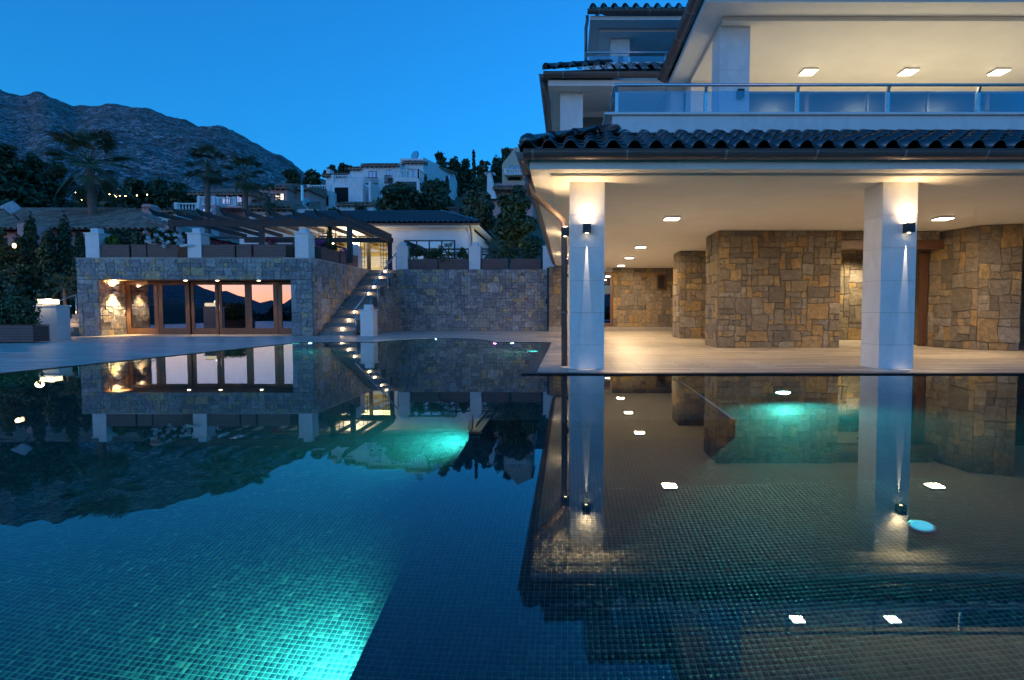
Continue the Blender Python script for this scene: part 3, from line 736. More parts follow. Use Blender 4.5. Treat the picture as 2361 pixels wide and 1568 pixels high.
# square ceiling lights under the porch and the loggia
cl_items = [(1549,500,CZ,'square porch ceiling light nearest the pool, between the two columns'),(1477,567,CZ,'second porch ceiling light back, left of the big stone pier'),(1451,592,CZ,'third porch ceiling light, before the rear stone wall'),(1432,610,CZ,'farthest small porch ceiling light beside the glazed door'),(2174,500,CZ,'porch ceiling light right of the right-hand column'),
            (1864,162,Z2,'balcony ceiling light nearest the marble loggia column'),(2094,162,Z2,'middle light of the three on the balcony ceiling'),(2303,162,Z2,'balcony ceiling light farthest from the loggia column')]
for k, (px, py, z, lab) in enumerate(cl_items):
    d = ray(px, py); p = Vector((0,0,1))+d*((z-1)/d.z)
    t = thing('ceiling_light', lab, 'ceiling light', (p.x, p.y, z), 'square ceiling lights')
    w = .165
    MB().box(p.x-w, p.x+w, p.y-w, p.y+w, z-.05, z).build('housing', M['steel'], t, bevel=.006)
    MB().box(p.x-w+.012, p.x+w-.012, p.y-w+.012, p.y+w-.012, z-.062, z-.0505).build('diffuser', M['emit_warm'], t, bevel=.004)
    e = 23 if z == CZ else 14
    light('lamp', 'AREA', (p.x, p.y, z-.075), e, (1,.68,.36) if z == CZ else (1,.83,.50), t, shape='SQUARE', size=.3)
# recessed lamp of the entrance alcove
t = thing('ceiling_light', 'recessed round lamp over the entrance alcove beside the wooden door', 'ceiling light', (9.5,17.9,CZ), 'square ceiling lights')
MB().lathe((9.5,17.9,CZ-.03), [(.07,0),(.08,.03)], 14).build('housing', M['steel'], t)
light('lamp', 'SPOT', (9.5,17.9,CZ-.06), 90, (1,.78,.45), t, (9.5,18.4,0), spot_size=R(120), spot_blend=.6, shadow_soft_size=.06)

# up-and-down wall lamps
def wall_lamp(c, nrm, label, up=True, s=.067, par=None, pw=1.0):
    c = Vector(c); nrm = Vector(nrm); t = thing('wall_lamp', label, 'wall lamp', c, 'up and down wall lamps')
    q = c+nrm*s*1.15
    hb = MB()
    x, y, z = q; h = .078
    hb.box(x-s, x+s, y-s, y+s, z-h, z+h); hb.build('housing', M['lampmetal'], t, bevel=.006)
    if up:
        MB().box(x-s*.6, x+s*.6, y-s*.6, y+s*.6, z+h+.001, z+h+.004).build('upper_slot', M['emit_slot'], t)
        MB().box(x-s*.35, x+s*.35, y-s*.2, y+s*.2, z-h-.004, z-h-.001).build('lower_slot', M['emit_lantern'], t)
        light('lamp', 'SPOT', q+Vector((0,0,h+.012)), 8.5*pw, (1,.66,.32), t, q+Vector((0,0,2))-nrm*.03, spot_size=R(136), spot_blend=.9, shadow_soft_size=.055)
        light('lamp', 'SPOT', c+nrm*.015+Vector((0,0,-h-.012)), 62*pw, (1,.78,.55), t, c+nrm*.008+Vector((0,0,-2)), spot_size=R(8.5), spot_blend=.5, shadow_soft_size=.003)
    return t
cw = .2925
zl = wz(528, YC)
wall_lamp((wx(1352.5,YC), YC, zl), (0,-1,0), 'dark cube wall lamp on the front of the left porch column')
wall_lamp((CX[0], YC+.33, zl), (-1,0,0), 'dark cube wall lamp on the side of the left column behind the downpipe', pw=.8)
wall_lamp((wx(2084,YC), YC, wz(527,YC)), (0,-1,0), 'dark cube wall lamp on the front of the right porch column')
for y, l in ((15.59,'dark cube wall lamp lighting the side eave on the second column of the left row'),(21.49,'dark cube wall lamp lighting the side eave on the last column of the left row')):
    wall_lamp((CX[0], y, zl), (-1,0,0), l)
wall_lamp((wx(1697,11.3), 11.3, wz(220,11.3)), (0,-1,0), 'unlit grey cube lamp on the balcony loggia column', up=False)
wall_lamp((wx(1428,T), T, wz(140,T)), (0,-1,0), 'small unlit lamp on the top floor balcony column', up=False, s=.08)

# ------------------------------------------------------------------ pool lamps
def pool_lamp(c, nrm, label, energy, color=(.10,1,.74), mat=None, r=.085, aim=-.25, spot=150):
    c = Vector(c); nrm = Vector(nrm).normalized()
    t = thing('pool_lamp', label, 'pool lamp', c, 'underwater pool lamps')
    MB().tube([c-nrm*.01, c+nrm*.018], r*1.25, 18).build('rim', M['steel'], t, smooth=False)
    MB().tube([c+nrm*.0185, c+nrm*.026], r, 18).build('lens', mat or M['emit_teal'], t)
    light('lamp', 'SPOT', c+nrm*.05, energy, color, t, c+nrm+Vector((0,0,aim)), spot_size=R(spot), spot_blend=.7, shadow_soft_size=.06)
    return t
pool_lamp((XL, 2.95, -1.88), (-1,.1,0), 'pool lamp throwing the big teal glow over the near deep floor', 105, color=(.08,1,.76), aim=-.12, spot=165)
pool_lamp((XL, 6.35, -1.84), (-1,0,0), 'pool lamp lighting the teal patch beside the raised pool platform', 80, color=(.08,1,.74), aim=-.35)
pool_lamp((wx(1808, 7.7), 7.7, -.95), (0,-1,0), 'bright pool lamp under the terrace edge between the two columns', 95, r=.10)
pool_lamp((XW, 11.2, -.9), (-1,0,0), 'pool lamp in the side wall of the wing nearest the porch', 330)
pool_lamp((XW, 14.6, -.8), (-1,0,0), 'pool lamp in the side wall of the wing farther from the porch', 330)
pool_lamp((wx(1004,20.1), 20.05, -.22), (0,-1,0), 'pool lamp at the middle of the rounded far end', 160, r=.09)
pool_lamp((wx(712,17.5), 17.58, -.3), (0,-1,0), 'pool lamp in the far left corner below the pool house', 70, r=.06)
pool_lamp((wx(1140,17.6), 17.66, -.45), (0,-1,0), 'magenta pool lamp in the far wall of the wing', 12, (1,.12,.6), M['emit_pink'], r=.05)
pool_lamp((wx(1180,17.6), 17.66, -.42), (0,-1,0), 'small pool lamp right of the magenta one in the far wall', 50, r=.05)
d_ = MB().lathe((2.46,3.79,DN+.014), [(.07,0),(.07,.01),(.06,.014)], 28)
t = thing('floor_disc', 'round cyan lit disc lying on the pool floor right of the second column reflection', 'floor light', (2.46,3.79,DN))
d_.build('lens', M['emit_disc'], t); MB().lathe((2.46,3.79,DN+.004), [(.09,0),(.09,.008),(.082,.011)], 28).build('rim', M['steel'], t)

# ------------------------------------------------------------------ pool house under the upper terrace
HY = 22.0; HZ = 3.06; HX0, HX1, HX2, HX3 = -19.37, -18.55, -10.93, -10.09
ph = thing('pool_house', 'stone clad pool house with wide glazed sliding doors under a roof terrace', 'pool house', (-14.7, HY, 0))
zl2 = 2.24
stone_wall(ph, (HX0,HY,DZ), (1,0,0), HX1-HX0, zl2-DZ, .19, 31, budget=32)
stone_wall(ph, (HX0,HY,zl2), (1,0,0), HX3-HX0, HZ-zl2, .15, 32, budget=96)
stone_wall(ph, (HX2,HY,DZ), (1,0,0), HX3-HX2, zl2-DZ, .19, 33, budget=32)
stone_wall(ph, (HX3,HY+.02,DZ), (0,1,0), 6.6, HZ-DZ, .21, 34, budget=80)
stone_wall(ph, (HX1,HY+.02,DZ), (0,1,0), 1.3, zl2-DZ, .13, 35, budget=48)
stone_wall(ph, (HX0,HY+6,DZ), (0,-1,0), 5.98, HZ-DZ, .3, 36, budget=8)
MB().box(HX1-.5, HX1-.13, HY+.13, HY+1.6, DZ, zl2).build('wall_core', M['mortar'], ph)
MB().box(HX2+.005, HX3-.13, HY+.13, HY+1.5, DZ, zl2).build('wall_core', M['mortar'], ph)
MB().box(HX1-.1, HX2+.1, HY+.13, HY+1.5, zl2+.01, zl2+.06).build('recess_soffit', M['doorwood'], ph)
slb = MB().box(HX0-.02, HX3+.02, HY-.02, HY+20, HZ, HZ+.045).build('terrace_slab', M['deck'], ph)
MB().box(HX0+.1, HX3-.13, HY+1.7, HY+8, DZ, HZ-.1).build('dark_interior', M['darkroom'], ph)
DYp = 23.3
leaves = [(291,380,320,366),(380,480,366,433),(480,505,440,497),(505,565,508,562),(565,655,571,633),(655,690,653,690)]
edges = [(292,365),(366,437),(439,501),(503,570),(571,640),(641,700)]
for k, (a, c) in enumerate(edges):
    x0, x1 = wx(a, DYp), wx(c, DYp); yo = DYp+(.06 if k in (2,3) else 0); st = .17 if k in (0,1,4,5) else .12
    lf = MB(); lf.box(x0, x0+st, yo, yo+.06, DZ, 2.22); lf.box(x1-st, x1, yo, yo+.06, DZ, 2.22); lf.box(x0+st, x1-st, yo, yo+.06, DZ, DZ+.27); lf.box(x0+st, x1-st, yo, yo+.06, 2.10, 2.22)
    lf = lf.build('sliding_door', M['doorwood'], ph)
    MB().box(x0+st, x1-st, yo+.028, yo+.036, DZ+.27, 2.10).build('pane', M['doorglass'], lf)
    if k in (2,3):
        hx = x1-.06 if k == 2 else x0+.06
        b = MB(); b.tube([(hx,yo-.002,1.0),(hx,yo-.05,1.0),(hx,yo-.05,1.28),(hx,yo-.002,1.28)], .011, 6); b.build('handle', M['steel'], lf)
MB().box(HX1, HX2, HY+.0, HY+1.3, DZ-.01, DZ+.006).build('threshold', M['deck'], ph)
for px in (432, 505, 600):
    x = wx(px, 22.8); MB().lathe((x,22.75,zl2-.004), [(.06,0),(.06,.012)], 12).build('downlight', M['emit_warm'], ph)
    light('lamp', 'SPOT', (x,22.75,zl2-.03), 22, (1,.75,.45), ph, (x,22.75,0), spot_size=R(80), spot_blend=.8, shadow_soft_size=.04)
# bowl sconce on the recess side wall
t = thing('wall_sconce', 'lit double bowl sconce on the rough stone at the left of the sliding doors', 'wall sconce', (HX1,22.65,1.85))
sx_, sy_ = HX1+.16, 22.65
MB().tube([(HX1+.0,sy_,1.85),(sx_,sy_,1.85)], .02, 8).build('bracket', M['lampmetal'], t)
bowl = [(.02,0),(.08,.03),(.115,.09),(.12,.11),(.112,.11),(.075,.04),(.01,.012)]
MB().lathe((sx_,sy_,1.90), bowl, 16).build('bowl', M['plaster'], t, smooth=True)
MB().lathe((sx_,sy_,1.80), [(r_,-z_) for r_, z_ in bowl], 16).build('bowl', M['plaster'], t, smooth=True)
MB().lathe((sx_,sy_,1.93), [(.02,0),(.05,.025),(.02,.05)], 10).build('bulb', M['emit_step'], t)
MB().lathe((sx_,sy_,1.72), [(.02,0),(.05,.025),(.02,.05)], 10).build('bulb', M['emit_step'], t)
light('lamp', 'SPOT', (sx_,sy_,1.99), 60, (1,.68,.33), t, (sx_-.06,sy_,3), spot_size=R(140), spot_blend=.5, shadow_soft_size=.05)
light('lamp', 'SPOT', (sx_,sy_,1.68), 85, (1,.68,.33), t, (sx_-.06,sy_,0), spot_size=R(100), spot_blend=.6, shadow_soft_size=.05)

# ------------------------------------------------------------------ retaining wall, stairs, handrail
RY = 27.8
rw = thing('retaining_wall', 'tall rubble stone retaining wall behind the far end of the pool', 'stone wall', (-4.8, RY, 0))
rx0, rx1 = wx(917, RY), wx(1262, RY)
stone_wall(rw, (rx0, RY, DZ), (1,0,0), rx1-rx0, 3.08-DZ, .158, 41, budget=290)
MB().box(rx0, rx1, RY+.13, RY+.5, 2.6, 3.08).build('wall_top', M['mortar'], rw)
t = thing('gate_post', 'slim dark metal post where the retaining wall meets the villa pier', 'post', (rx1+.06, RY-.5, 0))
b = MB(); b.box(rx1+.0, rx1+.11, RY-.6, RY-.49, DZ, 3.12); b.build('post_shaft', M['lampmetal'], t)
MB().box(rx1-.06, rx1-.002, RY-.58, RY-.52, 1.35, 1.62).build('latch', M['rubber'], t)

st = thing('staircase', 'straight stone staircase climbing between the pool house and the retaining wall', 'stairs', (-9.3, 22.4, 0))
SY0, SY1, NS = 22.45, 28.55, 18; SXL, SXR = HX3+.05, -8.72
steptile = simple('grey_step_stone', (.30,.285,.265), .6, var=.3, scale=5, bump=.2, sc=(1,4,4))
for k in range(NS):
    z = DZ+(k+1)*(3.08-DZ)/NS; y = SY0+(SY1-SY0)*k/NS
    MB().box(SXL, SXR, y+.02, y+.5, z-.2, z-.03).build('riser', steptile, st)
    MB().box(SXL, SXR+.0, y-.01, y+.36, z-.0295, z).build('tread', steptile, st, bevel=.006)
for (px, py) in ((792,762),(808,739),(823,717),(853,679),(868,659),(880,645),(891,629)):
    Y = 1280*9.25/(PPX-px); z = wz(py, Y)
    k = int((Y-SY0)/(SY1-SY0)*NS); y = SY0+(SY1-SY0)*k/NS-.005
    zk = DZ+(k+.55)*(3.08-DZ)/NS
    MB().lathe((-9.25, y-.03, zk-.03), [(.015,.01),(.036,.02),(.036,.045),(.015,.055)], 10).build('step_light', M['emit_stair'], st)
    light('lamp', 'POINT', (-9.25, y-.13, zk+.02), .3, (1,.62,.30), st, shadow_soft_size=.04)
# stepped stone cheek wall on the right of the stairs
for k in range(5):
    ya = 22.9+k*.98; ht = DZ+.15+(ya+.5-SY0)*.5
    stone_wall(st, (-8.5, ya, DZ), (0,1,0), .975, ht, .2, 50+k, budget=20)
    MB().box(-8.7, -8.63, ya, ya+.975, DZ, ht).build('cheek_core', M['mortar'], st)
    MB().box(-8.72, -8.46, ya, ya+.985, ht+DZ+.002, ht+DZ+.05).build('cheek_cap', steptile, st)
hr = thing('handrail', 'brushed steel handrail climbing the right side of the stone stairs', 'handrail', (-8.3, 21.7, 0))
hx = -8.32; b = MB()
b.tube([(hx,21.72,1.06),(hx,27.05,3.80)], .03, 8); b.build('rail', M['steel'], hr, smooth=True)
for py_, Y in ((776,21.75),(718,24.3),(685,25.7),(655,27.0)):
    ztop = 1.06+(Y-21.72)*.514; zb = DZ if Y < 22 else 1+(717-py_)/1280*Y
    b = MB(); b.tube([(hx,Y,ztop-.03),(hx+.0,Y,ztop-.1)], .012, 6); b.tube([(hx+.02,Y,ztop-.1),(hx+.02,Y,zb)], .022, 8); b.build('post', M['steel'], hr, smooth=True)
b = MB(); b.tube([(hx,23.2,1.82),(hx+.16,23.1,1.55),(hx+.3,22.6,1.25)], .014, 6); b.build('stay', M['steel'], hr, smooth=True)

# pedestals of white marble, each with cap and lantern block
def pedestal(c, h, label, w=.54, d=.54, lantern=True, lit=False, group='white marble pedestals'):
    x, y, z = c; t = thing('pedestal', label, 'pedestal', c, group)
    b = MB(); b.box(x-w/2, x+w/2, y-d/2, y+d/2, z, z+h*.45); b.build('shaft', M['marble'], t)
    MB().box(x-w/2, x+w/2, y-d/2, y+d/2, z+h*.45+.004, z+h).build('shaft', M['marble'], t)
    MB().box(x-w/2-.04, x+w/2+.04, y-d/2-.04, y+d/2+.04, z+h+.001, z+h+.05).build('cap', M['marble'], t, bevel=.008)
    if lantern:
        q = w*.28
        MB().box(x-q, x+q, y-q, y+q, z+h+.051, z+h+.24).build('block', M['plaster'], t, bevel=.006)
    return t
for px, lab in ((203,'white pedestal at the far left corner of the pool house roof'),(437,'white pedestal with the camera, middle of the pool house roof'),(683,'white pedestal on the right front corner of the pool house roof')):
    x = wx(px, 22.15)+.27; pedestal((x, 22.42, HZ+.045), .95, lab)
pedestal((-10.38, 27.2, HZ+.045), .9, 'white pedestal on the side edge of the roof terrace next to the stairs top', lantern=True)
for px, lab in ((915,'white pedestal at the left end of the retaining wall by the stairs'),(1082,'white pedestal in the middle of the retaining wall top'),(1252,'white pedestal half hidden by the villa eave on the retaining wall')):
    x = wx(px, 27.85)+.285; pedestal((x, 28.15, 3.08), 1.12, lab, .57, .57)
pedestal((-7.87, 21.98, DZ), 1.0, 'white pedestal at the foot of the stone stairs by the pool', .5, .5)
PL = pedestal((-17.65, 19.05, DZ), 1.14, 'white marble pillar with a lit lantern left of the pool house', .72, .5, lantern=False)
t = thing('lantern', 'glowing box lantern on the left marble pillar beside the clipped bush', 'lantern', (-17.75,19.0,1.2))
MB().box(-18.05, -17.5, 18.85, 19.2, 1.207, 1.235).build('base', M['steel'], t)
MB().box(-18.03, -17.52, 18.87, 19.18, 1.236, 1.40).build('diffuser', emit('lit_box_lantern', (1,.76,.38), .6), t, bevel=.02)
MB().box(-18.05, -17.5, 18.85, 19.2, 1.401, 1.42).build('lid', M['steel'], t)
light('lamp', 'POINT', (-17.78, 18.6, 1.45), 2, (1,.72,.35), t, shadow_soft_size=.12)
# two more of the lantern pillars stand along the deck beside the pool, outside the frame; the glass doors mirror them
for x, y, lab in ((-14.2,3.2,'lantern pillar beside the pool mirrored in the second door pane'),(-11.2,3.2,'lantern pillar beside the pool mirrored in the middle door panes'),(-10.4,-2.0,'lantern pillar beside the pool mirrored in the right door panes')):
    p2 = copy_tree(PL, loc=(x,y,DZ), label=lab); l2 = copy_tree(t, loc=(x-.1,y-.05,1.2), label=lab.replace('pillar','light on the pillar'))
    l2['group'] = 'box lanterns on pillars'
t['group'] = 'box lanterns on pillars'

# ------------------------------------------------------------------ planters, railings on the terraces
def planter(x0, x1, y0, y1, z0, h, label, ns=6, group='slatted planters on the terrace edges'):
    t = thing('planter', label, 'planter', ((x0+x1)/2,(y0+y1)/2,z0), group)
    MB().box(x0+.02, x1-.02, y0+.02, y1-.02, z0+.03, z0+h-.06).build('box', M['rubber'], t)
    MB().box(x0+.03, x1-.03, y0+.03, y1-.03, z0+h-.059, z0+h-.04).build('soil', M['soil'], t)
    for k in range(ns):
        a = z0+.03+(h-.05)*k/ns; c = z0+.03+(h-.05)*(k+1)/ns-.014
        b = MB(); b.box(x0, x1, y0, y0+.018, a, c); b.box(x0, x1, y1-.018, y1, a, c); b.box(x0, x0+.018, y0+.019, y1-.019, a, c); b.box(x1-.018, x1, y0+.019, y1-.019, a, c)
        b.build('slat', M['planter'], t)
    b = MB(); b.box(x0-.01, x1+.01, y0-.01, y0+.04, z0+h-.022, z0+h); b.box(x0-.01, x1+.01, y1-.04, y1+.01, z0+h-.022, z0+h); b.box(x0-.01, x0+.04, y0+.041, y1-.041, z0+h-.022, z0+h); b.box(x1-.04, x1+.01, y0+.041, y1-.041, z0+h-.022, z0+h)
    b.build('rim', M['planter'], t); return t
zf = HZ+.045
fr = [(228,303,'long slatted planter with lime green plant nearest the left terrace pedestal'),(308,342,'short slatted planter with grey green shrub left of the hydrangea'),(345,413,'long slatted planter holding the white hydrangea'),
      (466,545,'long slatted planter just right of the pedestal with the camera'),(549,583,'short slatted planter in the middle of the right roof bay'),(588,662,'long slatted planter left of the corner pedestal of the pool house')]
for a, c, lab in fr: planter(wx(a,22.2), wx(c,22.2), 22.2, 22.85, zf, .53, lab)
for ya, yb, lab in ((22.95,24.7,'slatted planter with purple petunias beside the corner pedestal'),(24.85,25.5,'short slatted planter in the side row above the stairs'),(25.65,27.0,'slatted planter nearest the stairs top in the side row')):
    planter(-10.62, -10.12, ya, yb, zf, .53, lab)
for a, c, lab in ((943,1010,'slatted planter with fan palm seedling above the retaining wall by the stairs'),(1013,1080,'slatted planter with the small fan palm on the retaining wall'),(1111,1172,'slatted planter with spiky yucca on the retaining wall'),(1178,1247,'slatted planter below the round clipped shrub')):
    planter(wx(a,27.95), wx(c,27.95), 27.95, 28.4, 3.08, .54, lab, 7)
def rail_fence(a, c, zs, label, posts=2, group='dark wooden railings'):
    a = Vector(a); c = Vector(c); t = thing('railing', label, 'railing', a, group)
    for z in zs: MB().beam(a+Vector((0,0,z)), c+Vector((0,0,z)), .05, .07).build('rail', M['darkwood'], t)
    for k in range(posts):
        p = a+(c-a)*(k/(posts-1)); d = (c-a).normalized()*.04*(1 if k == 0 else -1)
        MB().beam(p+d, p+d+Vector((0,0,zs[-1]+.03)), .06, .06, (0,1,0)).build('post', M['darkwood'], t)
rail_fence((wx(252,22.95),22.95,zf), (wx(437,22.95),22.95,zf), (.3,.6,.9), 'dark railing behind the hydrangea planters')
rail_fence((wx(478,22.95),22.95,zf), (wx(683,22.95),22.95,zf), (.3,.6,.9), 'dark railing between the middle and corner pedestals')
rail_fence((-10.7,22.75,zf), (-10.7,26.9,zf), (.3,.6,.9), 'dark railing along the side of the roof terrace')
rail_fence((wx(943,28.5),28.5,3.08), (wx(1084,28.5),28.5,3.08), (.42,.8,1.08), 'dark railing behind the fan palm planters')
rail_fence((wx(1110,28.5),28.5,3.08), (wx(1250,28.5),28.5,3.08), (.42,.8,1.08), 'dark railing under the round clipped shrub')
t = thing('security_camera', 'white bullet security camera on the middle terrace pedestal', 'camera', (wx(452,22.1),22.1,3.78))
x = wx(450,22.1); b = MB(); b.tube([(x+.02,22.12,3.62),(x+.02,22.06,3.62),(x-.1,22.02,3.60)], .02, 6); b.build('bracket', M['plaster'], t)
b = MB(); b.tube([(x-.08,22.02,3.61),(x-.42,21.98,3.55)], .05, 10); b.build('barrel', M['plaster'], t)

# left stairs beside the pool house, with its rail
st2 = thing('staircase', 'short flight of stone steps at the left side of the pool house', 'stairs', (-19.9,22,0))
for k in range(14):
    z = DZ+.17*(k+1); y = 21.5+.38*k
    MB().box(-20.55+.0*k, -19.48, y, y+.45, z-.165, z).build('step', simple('pale_step_stone', (.34,.30,.25), .7) if k == 0 else bpy.data.materials['pale_step_stone'], st2, bevel=.008)
h2 = thing('handrail', 'steel handrail at the left steps beside the lantern pillar', 'handrail', (-20.3,21.7,0))
b = MB(); b.tube([(-19.2,20.4,1.18),(-19.75,22.9,1.85),(-19.8,25,2.9)], .025, 8); b.build('rail', M['steel'], h2, smooth=True)
MB().tube([(-19.62,22.2,1.66),(-19.62,22.2,.5)], .022, 8).build('post', M['steel'], h2, smooth=True)
t = thing('step_lamp', 'small lit marker lamp beside the left steps', 'garden light', (-19.85,22.1,.83))
MB().lathe((-19.95,22.0,.8), [(.03,0),(.05,.03),(.03,.07)], 8).build('bulb', M['emit_step'], t)
light('lamp', 'POINT', (-19.95,21.9,.85), 2.5, (1,.65,.3), t, shadow_soft_size=.05)

# ------------------------------------------------------------------ pergola and guest house on the roof terrace
pg = thing('pergola', 'dark timber pergola with sloping rafters over the roof terrace', 'pergola', (-13.5, 24.5, zf))
b = MB(); b.box(-17.45, -9.45, 24.42, 24.58, 4.70, 4.98); b.build('beam', M['darkwood'], pg)
MB().box(-17.45, -9.45, 30.15, 30.3, 4.70, 4.95).build('beam', M['darkwood'], pg)
MB().box(-9.62, -9.48, 24.585, 30.145, 4.72, 4.96).build('beam', M['darkwood'], pg)
for k in range(9):
    x = -9.66-k*.99
    b = MB(); b.beam((x, 23.85, 5.16), (x, 30.6, 5.10), .07, .19); b.add([(x-.034,23.86,5.25),(x+.034,23.86,5.25),(x+.034,23.55,5.31),(x-.034,23.55,5.31),(x-.034,23.86,5.07),(x+.034,23.86,5.07),(x+.034,23.55,5.25),(x-.034,23.55,5.25)], [(0,1,2,3),(7,6,5,4),(0,4,5,1),(1,5,6,2),(2,6,7,3),(3,7,4,0)])
    b.build('rafter', M['darkwood'], pg)
for x, y in ((-9.55,24.5),(-17.3,24.5),(-9.55,30.0),(-13.4,24.5)):
    MB().box(x-.1, x+.1, y-.079, y+.079, zf if y < 28 else 3.1, 4.699).build('post', M['darkwood'], pg)
def trellis(a, c, z0, z1, label):
    t = thing('trellis', label, 'trellis', a, 'garden trellises'); a = Vector(a); c = Vector(c); L = (c-a).length; n = max(3, round(L/.2)); m = round((z1-z0)/.22)
    for k in range(n+1):
        p = a+(c-a)*k/n; MB().beam((p.x,p.y,z0), (p.x,p.y,z1), .022, .022, (0,1,0)).build('lath', M['darkwood'], t)
    for k in range(m+1):
        z = z0+(z1-z0)*k/m; MB().beam((a.x,a.y-.024,z), (c.x,c.y-.024,z), .022, .022).build('lath', M['darkwood'], t)
trellis((wx(739,25),25,0), (wx(787,25),25,0), zf+.3, 4.66, 'open dark trellis rising behind the petunia planter')
trellis((wx(815,27.4),27.4,0), (wx(843,27.4),27.4,0), zf+.1, 4.66, 'tall dark trellis right of the pergola post')
trellis((wx(880,29.4),29.4,0), (wx(899,29.4),29.4,0), 3.1, 4.66, 'narrow dense trellis against the white guest house corner')

GY = 31.0
gh_ = thing('guest_house', 'low white guest house with dark tiled hip roof behind the pergola', 'house', (-11, GY, 3.06))
gx0, gx1 = wx(903, GY), wx(1093, GY); EZ = 5.62
MB().box(gx0, gx1, GY, GY+.25, 2.9, EZ).build('wall', M['farwhite'], gh_)
MB().box(gx1-.25, gx1, GY+.251, GY+6, 2.9, EZ).build('wall', M['farwhite'], gh_)
MB().box(-18.2, -17.9, GY, GY+6, 2.9, EZ).build('wall', M['farwhite'], gh_)
MB().box(-18.2, gx1, GY+5.8, GY+6.05, 2.9, EZ).build('wall', simple('warm_interior', (.62,.52,.30), .8), gh_)
MB().box(-17.9, gx0, GY+.0, GY+.2, 5.22, EZ).build('wall', M['farwhite'], gh_)
MB().box(-17.9, -14.4, GY+.0, GY+.2, 2.9, 5.2).build('wall', M['farwhite'], gh_)
MB().box(gx0, gx0+.15, GY+.251, GY+5.8, 2.9, EZ).build('wall', simple('warm_interior_side', (.62,.52,.30), .8), gh_)
MB().box(-18, gx1, GY+.2, GY+6, 5.45, 5.6).build('room_ceiling', M['ceiling'], gh_)
MB().box(-18, gx1, GY-.3, GY+6, 3.02, 3.075).build('room_floor', M['deck'], gh_)
for k, (a, c) in enumerate(((-14.4,-13.3),(-13.28,-12.2),(-12.18,-11.1),(-11.08,gx0-.02))):
    f = MB(); f.box(a, a+.09, GY+.08, GY+.14, 3.08, 5.2); f.box(c-.09, c, GY+.08, GY+.14, 3.08, 5.2); f.box(a+.09, c-.09, GY+.08, GY+.14, 5.1, 5.2); f.box(a+.09, c-.09, GY+.08, GY+.14, 3.08, 3.2)
    f = f.build('glazed_door', M['lampmetal'], gh_); MB().box(a+.09, c-.09, GY+.105, GY+.115, 3.2, 5.1).build('pane', M['glass'], f)
for k in range(7): MB().beam((-17+k*1.1, GY+.3, 5.36), (-17+k*1.1, GY+5.8, 5.36), .12, .16).build('ceiling_beam', M['doorwood'], gh_)
light('lamp', 'AREA', (-13, GY+2.5, 5.2), 46, (1,.80,.34), gh_, (-13,GY+2.5,0), shape='RECTANGLE', size=5, size_y=2)
ct = thing('chair', 'dark chair seen inside the lit guest house beyond the glass', 'chair', (-10.75,GY+2.45,3.08))
MB().box(-11.0,-10.5,GY+2.2,GY+2.7,3.5,3.56).build('seat', M['lampmetal'], ct, bevel=.01)
MB().box(-11.0,-10.5,GY+2.66,GY+2.72,3.56,4.1).build('backrest', M['lampmetal'], ct, bevel=.01)
for q in ((-10.98,GY+2.22),(-10.54,GY+2.22),(-10.98,GY+2.64),(-10.54,GY+2.64)): MB().box(q[0],q[0]+.04,q[1],q[1]+.04,3.08,3.5).build('leg', M['lampmetal'], ct)
# window of the white wall
wx0, wx1 = wx(934,GY), wx(1051,GY)
f = MB(); f.box(wx0, wx1, GY-.03, GY-.002, 3.75, 4.93); f = f.build('window', M['lampmetal'], gh_)
for k in range(4):
    a = wx0+.06+k*(wx1-wx0-.06)/4; MB().box(a, a+(wx1-wx0-.06)/4-.08, GY-.045, GY-.032, 3.82, 4.85).build('pane', M['doorglass'], f)
b = MB(); b.box(-18.6, gx1+.35, GY-.45, GY-.02, EZ-.02, EZ+.1); b.box(gx1+.0, gx1+.35, GY-.0, GY+6, EZ-.02, EZ+.1); b.build('eave_soffit', M['plaster'], gh_)
gutter_run('gutter', gh_, (-18.7, GY-.53, EZ+.14), (gx1+.45, GY-.53, EZ+.14), .075, M['gutter'], [5.0,6.4,7.8,9.2,10.6,12,13.4])
b = MB(); b.tube([(gx1-.1,GY-.5,EZ+.1),(gx1-.1,GY-.2,EZ-.25),(gx1-.1,GY-.08,EZ-.5),(gx1-.1,GY-.08,3.1)], .045, 8); b.build('downpipe', M['gutter'], gh_, smooth=True)
rz = 7.02; e0 = EZ+.17
b = MB(); b.add([(-18.7,GY-.55,e0),(gx1+.45,GY-.55,e0),(-7.7,34.2,rz),(-16,34.2,rz)], [(0,1,2,3)]); b.add([(gx1+.45,GY-.55,e0),(gx1+.45,38,e0),(-7.7,34.2,rz)], [(0,1,2)]); b.add([(-18.7,GY-.55,e0),(-16,34.2,rz),(-18.7,38,e0)], [(0,1,2)]); b.add([(gx1+.45,38,e0),(-18.7,38,e0),(-16,34.2,rz),(-7.7,34.2,rz)], [(0,1,2,3)])
grf = b.build('roof', M['rubber'], gh_)
gs = Vector((0, 34.2-(GY-.55), rz-e0)); nS = 8; gL = gs.length/nS
roof_tiles(grf, (gx1+.45-.28*44, GY-.58, e0+.02), (1,0,0), gs, 44, nS, .28, gL, roofd, h=.07, seed=9,
           clip=lambda i, j, p: p.x+.28 < gx1+.45-(p.y-(GY-.55))*(2.8/3.75)+.12 and i > j*.7)
ridge_tiles(grf, (-16,34.2,rz+.02), (-7.7,34.2,rz+.02), 14, .1, roofd)
ridge_tiles(grf, (gx1+.4,GY-.5,e0+.08), (-7.7,34.2,rz+.06), 9, .1, roofd)
c0, c1 = wx(1037,35.2), wx(1061,35.2)
b = MB(); b.box(c0, c1, 35.2, 36, 6.0, wz(482,35.2)); ch_ = b.build('chimney', M['lampmetal'], gh_)
